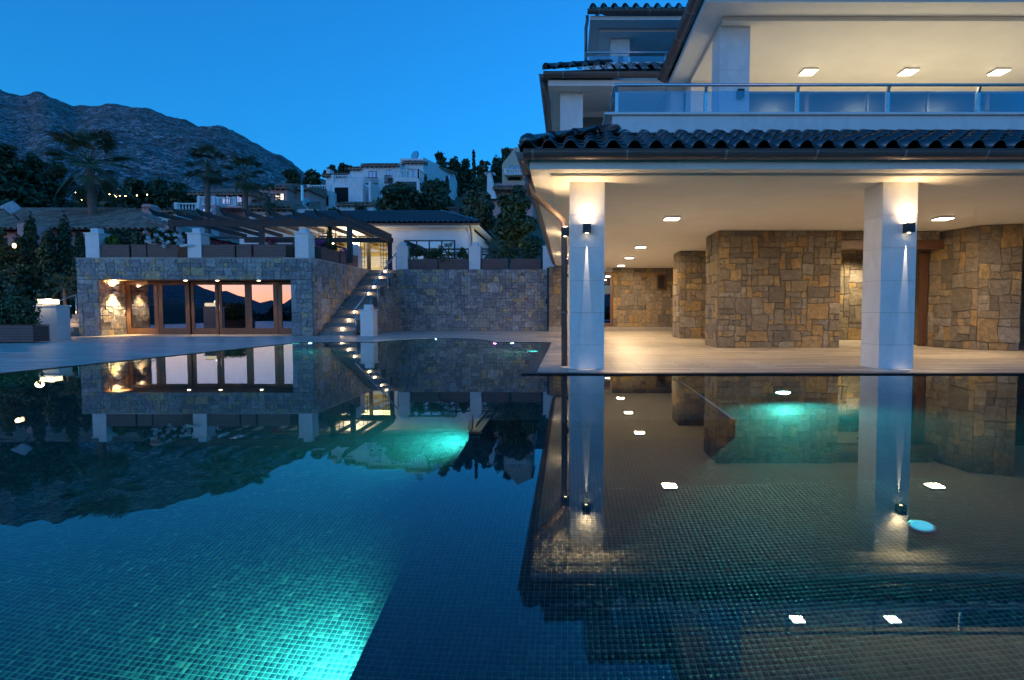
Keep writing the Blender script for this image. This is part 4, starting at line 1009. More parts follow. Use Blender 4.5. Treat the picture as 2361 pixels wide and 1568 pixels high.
MB().prism([(c0-.08,35.12),(c1+.08,35.12),(c1+.08,36.08),(c0-.08,36.08)], wz(482,35.2)+.002, wz(477,35.2)).build('chimney_cap', M['lampmetal'], ch_)
t = thing('wall_lantern', 'glowing lantern on the guest house wall right of the pergola post', 'lantern', (wx(813,30.8),30.85,4.8))
x = wx(813,30.8); MB().lathe((x,30.8,4.72), [(.03,0),(.1,.04),(.11,.2),(.04,.28)], 10).build('shade', M['emit_step'], t); MB().box(x-.03,x+.03,30.8,31.0,4.68,4.72).build('bracket', M['lampmetal'], t)
light('lamp', 'POINT', (x,30.5,4.8), 22, (1,.75,.4), t, shadow_soft_size=.1)
t = thing('wall_lantern', 'glowing lantern inside the glazing behind the pergola trellis', 'lantern', (wx(768,31.6),31.6,4.8))
x = wx(768,31.6); MB().lathe((x,31.6,4.72), [(.03,0),(.1,.04),(.11,.2),(.04,.28)], 10).build('shade', M['emit_step'], t); MB().tube([(x,31.6,5.0),(x,31.6,5.4)], .01, 5).build('rod', M['lampmetal'], t)

# ------------------------------------------------------------------ houses on the hillside
def hbox(px0, px1, py0, py1, Y, depth, name, mat, par, dz=0):
    return MB().box(wx(px0,Y), wx(px1,Y), Y, Y+depth, wz(py1,Y)-dz, wz(py0,Y)).build(name, mat, par)
def opening(px0, px1, py0, py1, Y, par, mat='doorglass', frame=None):
    w_ = MB().box(wx(px0,Y), wx(px1,Y), Y-.06, Y-.003, wz(py1,Y), wz(py0,Y)).build('window', frame or M['gutter'], par)
    a, c, lo, hi = wx(px0,Y), wx(px1,Y), wz(py1,Y), wz(py0,Y); e = (c-a)*.09
    mid = (a+c)/2
    for q0, q1 in ((a+e, mid-e*.4), (mid+e*.4, c-e)): MB().box(q0, q1, Y-.075, Y-.062, lo+e, hi-e).build('pane', M[mat], w_)
    return w_
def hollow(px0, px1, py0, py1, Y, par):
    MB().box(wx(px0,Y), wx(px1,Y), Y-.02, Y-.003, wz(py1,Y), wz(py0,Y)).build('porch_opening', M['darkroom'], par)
def balustrade(a, c, h, par, mat, sp=.32):
    a = Vector(a); c = Vector(c); L = (c-a).length; n = max(3, int(L/sp))
    b = MB(); up = Vector((0,0,1)); b.beam(a+up*(h-.06), c+up*(h-.06), .22, .12); b.beam(a+up*.06, c+up*.06, .2, .12)
    for k in (0, 1): p = a+(c-a)*k; b.beam(p, p+up*(h+.06), .3, .3, (0,1,0))
    rl = b.build('balustrade', mat, par); bl = MB()
    for k in range(1, n):
        p = a+(c-a)*k/n; bl.lathe(p, [(.05,.1),(.1,.3),(.05,h*.6),(.07,h-.1)], 6)
    bl.build('balusters', mat, rl, kind='stuff')
def pxbal(px0, px1, pyt, pyb, Y, par, mat):
    balustrade((wx(px0,Y), Y+.1, wz(pyb,Y)), (wx(px1,Y), Y+.1, wz(pyb,Y)), wz(pyt,Y)-wz(pyb,Y), par, mat)
def eave(px0, px1, py0, py1, Y, par, depth=4.5, over=.5, slope=.28, cols=True, mat='ctile'):
    """mono-pitch clay roof over a facade"""
    x0, x1 = wx(px0,Y), wx(px1,Y); z = wz(py1,Y)
    rr = MB().add([(x0,Y-over,z),(x1,Y-over,z),(x1,Y+depth,z+slope*(depth+over)),(x0,Y+depth,z+slope*(depth+over)),(x0,Y-over,z-.15),(x1,Y-over,z-.15),(x1,Y+depth,z-.15),(x0,Y+depth,z-.15)],[(0,1,2,3),(0,4,5,1),(1,5,6,2),(0,3,7,4),(4,7,6,5)]).build('roof', M['terracotta'], par)
    n = int((x1-x0)/.42); s = Vector((0,1,slope))
    roof_tiles(rr, (x0, Y-over-.03, z), (1,0,0), s, n, max(1, int((depth+over)*1.04/.75)), .42, .72, M[mat], h=.1, seed=int(px0), limit=120)
    rr2 = MB()
    for k in range(int((x1-x0)/.6)): rr2.box(x0+.1+k*.6, x0+.22+k*.6, Y-over+.03, Y-.003, z-.3, z-.155)
    rr2.build('rafter_ends', M['doorwood'], rr, kind='stuff')
Z2 = lambda x, y: (676.3+x*.3137, 307.4+y*.3137)
def zx(v): return 676.3+v*.3137
def zy(v): return 307.4+v*.3137
wv = thing('hill_villa', 'stepped white villa with balustrade balconies high on the hillside', 'house', (wx(880,75),75,13))
FW = M['farwhite']
hbox(zx(130), zx(300), zy(425), zy(560), 71, 12, 'wall', FW, wv, 3); hollow(zx(152), zx(275), zy(458), zy(535), 71, wv); pxbal(zx(130), zx(285), zy(380), zy(425), 71, wv, FW)
hbox(zx(300), zx(530), zy(375), zy(560), 72.5, 12, 'wall', FW, wv, 3); hollow(zx(322), zx(420), zy(398), zy(508), 72.5, wv); hollow(zx(455), zx(530), zy(400), zy(492), 72.5, wv); pxbal(zx(308), zx(430), zy(308), zy(375), 72.5, wv, FW)
MB().box(wx(zx(440),72.5), wx(zx(530),72.5), 72.3, 72.45, wz(zy(560),72.5), wz(zy(335),72.5)).build('wall', FW, wv); pxbal(zx(440), zx(530), zy(318), zy(375), 73.5, wv, FW)
hbox(zx(436), zx(530), zy(265), zy(420), 77, 8, 'wall', FW, wv, 2); eave(zx(430), zx(530), zy(245), zy(262), 77, wv)
hbox(zx(258), zx(440), zy(300), zy(420), 79, 8, 'wall', FW, wv, 2); eave(zx(236), zx(438), zy(285), zy(312), 79, wv)
hbox(zx(262), zx(290), zy(262), zy(315), 80, 1.4, 'chimney', FW, wv)
hbox(zx(527), zx(800), zy(225), zy(560), 76, 10, 'wall', FW, wv, 3); eave(zx(522), zx(798), zy(195), zy(238), 76, wv)
opening(zx(570), zx(628), zy(278), zy(330), 76, wv); opening(zx(702), zx(745), zy(268), zy(360), 76, wv); opening(zx(705), zx(745), zy(412), zy(480), 76, wv)
for a, c, lo, hi in ((548,636,372,325),(684,738,365,310)):
    b = MB(); Yb = 75.2; b.beam((wx(zx(a),Yb),Yb,wz(zy(hi),Yb)), (wx(zx(c),Yb),Yb,wz(zy(hi),Yb)), .06, .06); b.beam((wx(zx(a),Yb),Yb,wz(zy(lo),Yb)), (wx(zx(c),Yb),Yb,wz(zy(lo),Yb)), .2, .14)
    n = 14
    for k in range(n+1):
        x = wx(zx(a),Yb)+(wx(zx(c),Yb)-wx(zx(a),Yb))*k/n; b.beam((x,Yb,wz(zy(lo),Yb)), (x,Yb,wz(zy(hi),Yb)), .035, .035, (0,1,0))
    b.build('iron_balcony', M['lampmetal'], wv, kind='stuff')
MB().box(wx(zx(578),73), wx(zx(592),73), 72.5, 76, wz(zy(560),73), wz(zy(362),73)).build('wall', FW, wv)
hbox(zx(800), zx(968), zy(212), zy(560), 77.5, 10, 'wall', FW, wv, 3); hbox(zx(800), zx(990), zy(185), zy(215), 79, 8, 'wall', FW, wv)
eave(zx(818), zx(985), zy(195), zy(215), 77.5, wv, depth=1.5); opening(zx(855), zx(935), zy(262), zy(330), 77.5, wv)
hbox(zx(752), zx(935), zy(330), zy(355), 74, 4, 'balcony', FW, wv); pxbal(zx(752), zx(935), zy(268), zy(330), 74, wv, FW)
balustrade((wx(zx(935),74)-.1,74.1,wz(zy(330),74)), (wx(zx(935),74)-.1,77.4,wz(zy(330),74)), 1.3, wv, FW)
hbox(zx(752), zx(770), zy(355), zy(560), 74, .4, 'wall', FW, wv, 3); hbox(zx(918), zx(938), zy(355), zy(560), 74, .4, 'wall', FW, wv, 3); hollow(zx(780), zx(910), zy(357), zy(470), 77.45, wv)
xw = wx(zx(968),77.5); 
x8, x9, xr = wx(1018,82), wx(1051,86), wx(1053,85.6)
b = MB(); b.prism([(xw,77.6),(x8,82),(x8-1,92),(xw-4,92)], wz(560,77.5)-3, wz(371,79.5)); b.build('wall', FW, wv)
b = MB(); b.prism([(x8,82.01),(x9,86),(x9-1,94),(x8-3,94)], wz(560,77.5)-3, wz(394,84)); b.build('wall', FW, wv)
b = MB(); b.add([(x8-.1,81.6,wz(384,82)),(xr+.3,85.4,wz(398,85.5)),(xr-2,94,wz(390,85.5)+1),(x8-3,94,wz(384,82)+1)],[(0,1,2,3)]); b.add([(x8-.1,81.6,wz(384,82)-.25),(xr+.3,85.4,wz(398,85.5)-.25),(xr+.3,85.4,wz(398,85.5)),(x8-.1,81.6,wz(384,82))],[(0,1,2,3)]); b.build('roof', M['terracotta'], wv)
opening(1034, 1042, 404, 416, 84.2, wv)
b = MB(); b.lathe((wx(zx(910),80),80,wz(zy(183),80)), [(.06,0),(.06,.7)], 6); b.build('dish_mast', M['steel'], wv)
b = MB(); b.tube([(wx(zx(912),80),79.9,wz(zy(168),80)),(wx(zx(912),80)-.1,79.75,wz(zy(166),80))], [.75,.68], 14); b.build('dish', M['steel'], wv)

# white annexe and pink house down the slope
wa = thing('hill_annexe', 'low white annexe with clay roof just below the pink hillside house', 'house', (wx(650,52),52,8))
hbox(572, 735, 482, 540, 52, 7, 'wall', FW, wa, 2); eave(570, 690, 462, 481, 52, wa, depth=5, slope=.3); opening(600, 632, 494, 515, 52, wa)
b = MB(); b.tube([(wx(718,52),51.6,wz(470,52)),(wx(718,52)-.12,51.4,wz(469,52))], [.42,.36], 12); b.tube([(wx(718,52),51.7,wz(484,52)),(wx(718,52),51.7,wz(470,52))], .03, 5); b.build('dish', M['steel'], wa)
wb = thing('garden_pavilion', 'white pavilion with shallow clay hip roof below the stepped villa', 'house', (wx(830,62),62,12))
hbox(785, 865, 472, 500, 62, 6, 'wall', FW, wb, 2); eave(782, 868, 458, 472, 62, wb, depth=4, slope=.22)
pk = thing('pink_house', 'pink hillside house with white balustrades behind the slim palms', 'house', (wx(560,62),62,10))
PK = M['pink']
hbox(412, 470, 485, 540, 58, 8, 'wall', PK, pk, 2); pxbal(413, 464, 468, 486, 58, pk, FW)
hbox(465, 585, 446, 540, 62, 9, 'wall', PK, pk, 3); eave(446, 590, 430, 448, 62, pk, depth=6); opening(520, 540, 450, 472, 62, pk); opening(552, 566, 446, 472, 62, pk)
hbox(466, 505, 472, 540, 59.5, 3, 'wall', PK, pk, 2); pxbal(466, 500, 453, 472, 59.5, pk, FW); pxbal(510, 548, 455, 475, 60.5, pk, FW); opening(473, 500, 480, 500, 59.5, pk, frame=FW)
hbox(508, 575, 475, 479, 60.3, 1.7, 'balcony', PK, pk)
hbox(585, 668, 436, 520, 64, 9, 'wall', PK, pk, 3); lw_ = opening(640, 663, 445, 463, 64, pk, 'emit_window'); eave(632, 672, 420, 433, 64, pk)
hbox(668, 716, 432, 520, 66, 9, 'wall', PK, pk, 3); eave(660, 722, 422, 436, 66, pk, slope=.2)
b = MB(); b.tube([(wx(703,63),63,wz(480,63)),(wx(703,63),63,wz(428,63))], .14, 8); b.build('flue', M['steel'], pk)
# houses at the right, above the garden trees
rh = thing('gable_house', 'cream gabled house with arched porch high between the pines', 'house', (wx(1185,78),78,20))
CR = simple('cream_render', (.62,.54,.42), .85)
xa_, xb_ = wx(zx(1540),78), wx(zx(1740),78); zt, zb_ = wz(zy(195),78), wz(zy(430),78)
b = MB(); b.add([(xa_,78,zb_),(xb_,78,zb_),(xb_,78,zt+1),(( xa_+xb_)/2,78,zt+1.8),(xa_,78,zt-.6),(xa_,88,zb_),(xb_,88,zb_),(xb_,88,zt+1),((xa_+xb_)/2,88,zt+1.8),(xa_,88,zt-.6)], [(0,1,2,3,4),(9,8,7,6,5),(0,4,9,5),(4,3,8,9),(3,2,7,8),(2,1,6,7)]); b.build('wall', CR, rh)
opening(zx(1595), zx(1628), zy(240), zy(268), 78, rh); opening(zx(1645), zx(1672), zy(240), zy(268), 78, rh); pxbal(zx(1562), zx(1700), zy(262), zy(300), 76.8, rh, FW)
hbox(zx(1560), zx(1700), zy(300), zy(308), 76.8, 1.2, 'balcony', CR, rh)
b = MB(); ax = [(wx(zx(1630+52*math.cos(a)),77.9), wz(zy(345-30*math.sin(a)),77.9)) for a in [math.pi*k/10 for k in range(11)]]; b.add([(x,77.95,z) for x, z in ax]+[(x,77.99,z) for x, z in ax], [tuple(range(11)),tuple(reversed(range(11,22)))]+[(k,k+1,12+k,11+k) for k in range(10)]); b.build('arch_opening', M['darkroom'], rh)
ph2 = thing('pink_annexe', 'pink house with clay eave and tall white chimney among the garden trees', 'house', (wx(1170,60),60,13))
hbox(zx(1450), zx(1760), zy(368), zy(520), 60, 8, 'wall', PK, ph2, 3); eave(zx(1475), zx(1760), zy(375), zy(408), 59.5, ph2, depth=.45, over=.6, slope=.45)
b = MB(); x0, x1 = wx(zx(1428),59), wx(zx(1462),59); b.add([(x0,59,wz(zy(480),59)),(x1+.5,59,wz(zy(480),59)),(x1-.05,59,wz(zy(295),59)),(x0+.05,59,wz(zy(295),59)),(x0,60.2,wz(zy(480),59)),(x1+.5,60.2,wz(zy(480),59)),(x1-.05,60.2,wz(zy(295),59)),(x0+.05,60.2,wz(zy(295),59))],[(0,1,2,3),(7,6,5,4),(0,3,7,4),(1,5,6,2),(3,2,6,7)])
c_ = b.build('chimney', FW, ph2); xc = (x0+x1)/2
b = MB()
for dx in (-.5,-.05,.4): b.box(xc+dx, xc+dx+.18, 59.1, 60, wz(zy(294),59), wz(zy(286),59))
b.add([(x0-.1,58.9,wz(zy(286),59)),(x1+.1,58.9,wz(zy(286),59)),(x1+.1,60.3,wz(zy(286),59)),(x0-.1,60.3,wz(zy(286),59)),(xc,59.6,wz(zy(272),59))],[(3,2,1,0),(0,1,4),(1,2,4),(2,3,4),(3,0,4)]); b.build('chimney_cap', FW, c_)
fh = thing('ridge_house', 'distant flat roofed house just showing above the right hand pines', 'house', (wx(1180,120),120,40))
hbox(1160, 1225, 345, 380, 120, 8, 'wall', CR, fh, 4); hbox(1157, 1228, 342, 345, 119.5, 9, 'roof', M['terracotta'], fh)
# neighbour with the clay hip roof at the left
nb = thing('pink_bungalow', 'pink bungalow with long clay hip roof behind the left terrace', 'house', (-32, 33, 3))
nx0, nx1, nY = -62, wx(398, 32.5), 32.5; nz = wz(530, 32.5)
MB().box(nx0, nx1-.6, nY+.7, nY+9, -2, nz).build('wall', PK, nb)
rz2 = wz(484, 38); rx2 = wx(290, 38)
b = MB(); b.add([(nx0,nY,nz),(nx1+.1,nY,nz),(rx2,38,rz2),(nx0,38,rz2)],[(0,1,2,3)]); b.add([(nx1+.1,nY,nz),(nx1+.1,43.5,nz),(rx2,38,rz2)],[(0,1,2)]); b.add([(nx0,43.5,nz),(nx0,38,rz2),(rx2,38,rz2),(nx1+.1,43.5,nz)],[(0,1,2,3)])
nrf = b.build('roof', M['terracotta'], nb); ns_ = Vector((0,5.5,rz2-nz))
roof_tiles(nrf, (nx1+.1-.36*40, nY-.05, nz+.02), (1,0,0), ns_, 40, 9, .36, ns_.length/9, M['ctile'], h=.09, seed=12, clip=lambda i, j, p: p.x+.3 < nx1+.2-(p.y-nY)*((nx1-rx2)/5.5))
ridge_tiles(nrf, (rx2-14,38,rz2+.02), (rx2,38,rz2+.02), 26, .14, M['ctile']); ridge_tiles(nrf, (nx1+.05,nY+.05,nz+.08), (rx2,38,rz2+.05), 14, .14, M['ctile'])
MB().box(wx(80,32), wx(104,32), 31.2, 33.6, 0, wz(520,32)).build('buttress', PK, nb); MB().box(wx(410,33), wx(425,33), 32.2, 33, 2, wz(522,32.5)).build('buttress', PK, nb)
c0, c1 = wx(334,37), wx(358,37)
cb = MB().box(c0+.05, c1-.05, 37, 37.7, 5, wz(484,37)).build('chimney', PK, nb)
b = MB()
for k in range(4): b.box(c0+.06+k*.17, c0+.15+k*.17, 37.02, 37.68, wz(484,37)+.001, wz(477,37))
b.add([(c0,36.95,wz(477,37)),(c1,36.95,wz(477,37)),(c1,37.75,wz(477,37)),(c0,37.75,wz(477,37)),(c0+.1,37.05,wz(470,37)),(c1-.1,37.05,wz(470,37)),(c1-.1,37.65,wz(470,37)),(c0+.1,37.65,wz(470,37))],[(3,2,1,0),(4,5,6,7),(0,1,5,4),(1,2,6,5),(2,3,7,6),(3,0,4,7)]); b.build('chimney_cap', PK, cb)
fl = thing('flat_house', 'pale house with shallow roof behind the bungalow chimney', 'house', (wx(380,50),50,6))
hbox(345, 415, 486, 520, 50, 6, 'wall', FW, fl, 2); eave(335, 418, 478, 487, 50, fl, depth=4, slope=.15)
t = thing('satellite_dish', 'big square tilted satellite dish at the left edge beyond the cypresses', 'satellite dish', (wx(20,30),30,4))
c = at(20,478,30)
q4 = [at(-5,477,30), at(26,493,29.8), at(48,480,30.1), at(28,462,30.3)]
MB().add([tuple(v) for v in q4]+[tuple(v+Vector((.02,.09,-.03))) for v in q4], [(0,1,2,3),(7,6,5,4),(0,4,5,1),(1,5,6,2),(2,6,7,3),(3,7,4,0)]).build('panel', simple('dish_grey', (.38,.39,.40), .6), t, bevel=.02)
b = MB(); b.tube([c+Vector((.05,.16,-.3)), c+Vector((.05,.5,-.6))], .03, 6); b.build('mast', M['rubber'], t); MB().tube([c+Vector((.02,0,-.4)), c+Vector((.03,-.35,-.1))], .015, 5).build('feed_arm', M['lampmetal'], t)

# ------------------------------------------------------------------ trees and plants
def leaves_mesh(name, blobs, n, size, mat, seed, elong=1.9, up=.25, flat=.0):
    """n leaf faces spread through ellipsoid clumps (c, r); denser towards each clump's rim"""
    rng = np.random.default_rng(seed)
    vol = np.array([b[1][0]*b[1][1]*b[1][2] for b in blobs])**.75; pick = rng.choice(len(blobs), n, p=vol/vol.sum())
    C = np.array([b[0] for b in blobs])[pick]; Rr = np.array([b[1] for b in blobs])[pick]
    d = rng.normal(size=(n, 3)); d /= np.linalg.norm(d, axis=1)[:, None]
    rad = rng.uniform(.25, 1, n)**.55*rng.uniform(.85, 1.12, n)
    P = C+d*Rr*rad[:, None]
    nrm = d+rng.normal(size=(n, 3))*.8; nrm[:, 2] += up; nrm /= np.linalg.norm(nrm, axis=1)[:, None]
    a = np.cross(nrm, rng.normal(size=(n, 3))); a /= np.linalg.norm(a, axis=1)[:, None]; b = np.cross(nrm, a)
    s = size*rng.uniform(.6, 1.35, n)[:, None]
    v = np.stack([P-a*s*elong*.5, P+b*s*.5+nrm*s*.12, P+a*s*elong*.5, P-b*s*.5+nrm*s*.12], 1).reshape(-1, 3)
    me = bpy.data.meshes.new(name); me.vertices.add(4*n); me.vertices.foreach_set('co', v.ravel())
    me.loops.add(4*n); me.loops.foreach_set('vertex_index', np.arange(4*n, dtype=np.int32)); me.polygons.add(n); me.polygons.foreach_set('loop_start', np.arange(0, 4*n, 4, dtype=np.int32))
    me.update(calc_edges=True); me.materials.append(mat); return me
def tree(name, label, cat, px, pyt, pyb, hw, Y, mat, n=2600, size=.24, seed=0, group=None, nb=14, base=None, shape='round', trunk=True, flatness=.8):
    """crown between picture heights pyt..pyb at distance Y; trunk down to the ground"""
    rng = random.Random(seed); x = wx(px, Y); zt, zb = wz(pyt, Y), wz(pyb, Y); r = hw/FPX*Y
    g0 = base if base is not None else gh(x, Y)-.3
    t = thing(name, label, cat, (x, Y, g0), group)
    blobs = []; H_ = zt-zb
    for k in range(nb):
        f = rng.random()
        if shape == 'round': w_ = math.sin(math.pi*min(1, .12+.8*f))**.6
        elif shape == 'cone': w_ = (1-f)*.9+.1
        else: w_ = .55+.45*math.sin(math.pi*(.25+.75*f))
        a = rng.uniform(0, 2*math.pi); rr = r*w_*math.sqrt(rng.random())*.66
        br = r*rng.uniform(.30, .52)*(w_*.7+.3)
        if shape == 'column': rr *= .5; br = r*.55*w_
        zc = zb+H_*f*.86+H_*.07
        blobs.append(((x+math.cos(a)*rr, Y+math.sin(a)*rr, min(zc, zt-br*.7)), (br, br, br*(flatness if shape != 'column' else 1.8))))
    cw_ = .62 if shape == 'round' else .42
    blobs += [((x, Y, zb+H_*(.5 if shape == 'round' else .36)), (r*cw_, r*cw_, H_*.42))]*1 + ([((x, Y, zb+H_*.72), (r*.26, r*.26, H_*.27))] if shape == 'cone' else [])
    inst('crown', leaves_mesh('crown', blobs, n, size, mat, seed), Matrix(), t, kind='stuff')
    if trunk:
        b = MB(); top = zb+H_*.55; rt = max(.08, r*.07)
        b.tube([(x,Y,g0),(x+rng.uniform(-.1,.1),Y,(g0+zb)/2),(x,Y,zb+H_*.2),(x+rng.uniform(-.2,.2),Y,top)], [rt*1.4,rt,rt*.8,rt*.3], 8)
        for c_, _ in blobs[::2]: b.tube([(x,Y,zb+H_*.12),((x+c_[0])/2,(Y+c_[1])/2,(zb+H_*.1+c_[2])/2),c_], [rt*.6,rt*.4,rt*.12], 5, False)
        b.build('trunk', M['bark'], t)
    return t
LD, LM, LO = M['leaf_dark'], M['leaf_mid'], M['leaf_olive']
tree('garden_tree', 'broad dark leafy tree behind the guest house roof ridge', 'tree', 925, 424, 520, 62, 44, LD, 4200, .22, 1, nb=20)
tree('garden_tree', 'dense dark tree with pale upright tips in front of the stepped villa', 'tree', 1005, 414, 530, 50, 46, LD, 3800, .22, 2, nb=18)
for k, (px, pt) in enumerate(((985,402),(1010,409),(1034,406))):
    tree('conifer_tip', 'yellow green conifer top '+('left of the three' if k == 0 else 'middle of the three' if k == 1 else 'right of the three')+' before the stepped villa side wall', 'tree', px, pt, 450, 9, 50, M['leaf_olive'], 500, .15, 60+k, nb=7, shape='cone', group='pale conifer tops')
tree('olive_tree', 'grey green loose olive tree left of the dark garden tree', 'tree', 1098, 434, 545, 48, 40, LO, 4200, .17, 3, nb=20)
tree('garden_tree', 'round dark tree next to the villa eave above the clipped shrub', 'tree', 1186, 448, 572, 56, 37, LD, 4600, .19, 4, nb=22)
tree('garden_tree', 'small dark tree top between the pink annexe and the villa gutter', 'tree', 1198, 425, 490, 22, 42, LD, 1200, .19, 5, nb=9)
tree('shrub', 'thin olive shrub rising behind the pergola and guest house ridge', 'shrub', 838, 474, 500, 22, 47, LO, 700, .16, 6, nb=9)
tree('shrub', 'dark palm like bush above the pergola rafters', 'shrub', 770, 480, 500, 16, 46, LM, 500, .2, 7, nb=7)
pines = [(1022,345,455,26,'tall pine nearest the stepped villa on the ridge'),(1050,352,460,24,'pine left of the thin cypress on the ridge'),(1076,362,470,22,'lower pine touching the thin cypress'),(1118,364,470,24,'pine just right of the thin cypress'),(1146,350,460,22,'pine left of the cream gabled house'),(1172,338,400,20,'pine top above the cream gabled house'),(1200,350,420,22,'pine behind the villa gutter corner'),
         (1050,400,470,40,'wide dark pine low on the slope behind the olive tree'),(1105,410,475,36,'wide dark pine below the thin cypress')]
for k, (px, a, c, hw, lab) in enumerate(pines): tree('pine_tree', lab, 'tree', px, a, c, hw, 104+3*(k % 3)-(14 if k > 6 else 0), LD, 1700, .42, 20+k, 'pines on the ridge', nb=13)
tree('cypress', 'thin spire cypress rising between the ridge pines', 'tree', 1095, 341, 450, 9, 98, LD, 1300, .3, 40, nb=14, shape='cone')
lft = [(683,388,440,26,'dark tree on the slope left of the pink house roof end'),(725,392,440,26,'dark tree behind the stepped villa chimney'),(770,380,425,16,'small tree above the stepped villa left roof'),(795,378,410,14,'small tree left of the main white block'),(812,380,410,12,'smallest tree at the main white block corner')]
for k, (px, a, c, hw, lab) in enumerate(lft): tree('pine_tree', lab, 'tree', px, a, c, hw, 112, LD, 1100, .42, 45+k, 'trees on the slope', nb=10)
big = [(12,330,520,70,50,'tall dark tree at the left edge under the mountain'),(78,345,520,58,52,'dark tree second from the left edge'),(132,368,530,44,55,'dark tree left of the big palm trunk'),(318,408,500,46,110,'wide dark tree right of the big palm on the valley side'),(372,405,500,44,112,'wide dark tree in the middle of the valley grove'),(425,418,500,36,108,'dark tree left of the pink house terrace'),(258,440,505,34,100,'low dark tree behind the bungalow roof'),(200,448,505,30,90,'low dark tree behind the big palm trunk')]
for k, (px, a, c, hw, Y, lab) in enumerate(big): tree('dark_tree', lab, 'tree', px, a, c, hw, Y, LD, 3600 if Y < 60 else 1700, .28 if Y < 60 else .45, 70+k, 'dark trees below the mountain', nb=20 if Y < 60 else 13)
con = [(8,520,745,54,26,'tall conifer at the left edge of the hedge row'),(48,540,740,50,26.5,'conifer second in the hedge row'),(78,487,740,46,27,'tallest conifer of the hedge row'),(118,525,735,50,26,'conifer in the middle of the hedge row'),(156,492,725,46,26.5,'conifer with thin tip before the bungalow'),(190,528,715,38,26,'conifer nearest the pool house corner')]
for k, (px, a, c, hw, Y, lab) in enumerate(con): tree('conifer', lab, 'tree', px, a, c, hw, Y, LD, 12000, .085, 90+k, 'conifer hedge row', nb=16, shape='cone', base=-.3, trunk=True)
for k, (px, a, c, hw, Y, lab) in enumerate([(40,600,735,50,25,'low dark shrub under the conifers at the left'),(120,640,745,42,24.5,'low shrub behind the lantern pillar'),(250,532,560,26,27,'dark clipped bush behind the left terrace railing'),(290,528,560,22,28,'dark bush behind the lime green planter')]):
    tree('shrub', lab, 'shrub', px, a, c, hw, Y, LD, 1800, .12, 110+k, nb=12, base=0 if k < 2 else 3, trunk=False)
t = thing('garden_lantern', 'small warm garden lantern glowing among the conifers', 'garden light', (wx(32,25.2),25.2,2.2))
p = at(33,567,25.2); MB().lathe(p, [(.03,-.1),(.07,-.05),(.07,.08),(.03,.12)], 8).build('bulb', emit('lit_garden_lantern', (1,.62,.25), .5), t); MB().tube([p+Vector((0,0,.1)), p+Vector((0,.9,.25))], .012, 5).build('bracket', M['lampmetal'], t)
light('lamp', 'POINT', p+Vector((.1,-.3,0)), 3, (1,.6,.28), t, shadow_soft_size=.1)

# fan palms
def frond_mesh(name, elev, pet, rad, seed, n=26, mat=None, hang=1.0):
    rng = random.Random(seed); b = MB(); e = R(elev); pts = []
    for k in range(5):
        t = k/4; a = e-R(22)*t*t*hang
        pts.append(Vector((pet*t*math.cos(e-R(17)*t*hang), 0, pet*t*math.sin(e-R(17)*t*hang))))
    b.tube(pts, [.035,.028,.024,.02,.015], 4, False)
    o = pts[-1]; d = (pts[-1]-pts[-2]).normalized(); sd = Vector((0,1,0)); nn = d.cross(sd)
    for k in range(n):
        a = R(-118+236*(k+.5)/n)+rng.uniform(-.03,.03); L = rad*(.72+.28*math.cos(a*.6))*rng.uniform(.88,1.08)
        v = (d*math.cos(a)+sd*math.sin(a)+nn*(-.10*math.cos(a))).normalized(); w = v.cross(nn).normalized()*rad*.036
        m1 = o+v*L*.5+Vector((0,0,-.05*L)); m2 = o+v*L*.78+Vector((0,0,-.16*L*hang)); tp = o+v*L*.92+Vector((0,0,-.40*L*hang))
        q = nn*.03*rad
        b.add([o, m1-w, m1+w, m1+q, m2-w*.7, m2+w*.7, tp], [(0,1,3),(0,3,2),(1,4,5,3),(3,5,2),(4,6,5)])
    return b.mesh(name, mat or M['leaf_palm'])
FR = {}
def palm(name, label, px, pytop, pybase, Y, rad, nf, seed, tr=.3, zb=None, group='fan palms', small=False):
    rng = random.Random(seed); x = wx(px, Y); zt = wz(pytop, Y); zb = gh(x, Y)-.2 if zb is None else zb
    t = thing(name, label, 'palm tree', (x, Y, zb), group)
    b = MB(); pts = []; rs = []; nseg = max(4, int((zt-zb)/(.22 if not small else .1)))
    lean = rng.uniform(-.02, .02)
    for k in range(nseg+1):
        f = k/nseg; pts.append((x+lean*(zt-zb)*(f*f-1), Y, zb+(zt-zb)*f)); rs.append(tr*(1.25-.45*f)*(1.06 if k % 2 else .95))
    b.tube(pts, rs, 12); b.build('trunk', M['palmbark'], t)
    top = Vector((x, Y, zt)); els = []
    for k in range(nf):
        f = k/nf; els.append(84-f*112 if k % 6 else -38)
    for k, el in enumerate(els):
        q = int(round((el+rng.uniform(-16,16))/12)*12); key = (q, round(rad, 2), k % 2)
        if key not in FR: FR[key] = frond_mesh('frond', q, rad*(.60 if k % 2 else .48), rad*.36, len(FR), mat=M['leaf_palm'], n=24 if not small else 18, hang=.58)
        A = Matrix.Translation(top+Vector((0,0,-.25*tr*(k/nf)))) @ Matrix.Rotation(k*2.39996+rng.uniform(-.2,.2), 4, 'Z') @ Matrix.Scale(rng.uniform(.85,1.1), 4)
        inst('frond', FR[key], A, t)
    return t
palm('palm_tree', 'largest fan palm with thick shaggy trunk before the mountain', 220, 378, 530, 36, 3.0, 34, 1, .25)
palm('palm_tree', 'slim fan palm left of the pair before the pink house', 489, 384, 500, 50, 2.5, 30, 2, .22)
palm('palm_tree', 'slim fan palm right of the pair before the pink house', 572, 404, 500, 50, 2.35, 30, 3, .22)
palm('palm_tree', 'short bushy fan palm in front of the pink house wall', 622, 455, 480, 50, 1.6, 22, 4, .2)
palm('palm_tree', 'small fan palm in the planter before the guest house window', 1108, 585, 600, 28.15, .85, 18, 5, .06, 3.55, 'palms in planters', True)
bpy.data.objects['palm_tree.004'].location.x += wx(1035,28.15)-wx(1108,28.15)
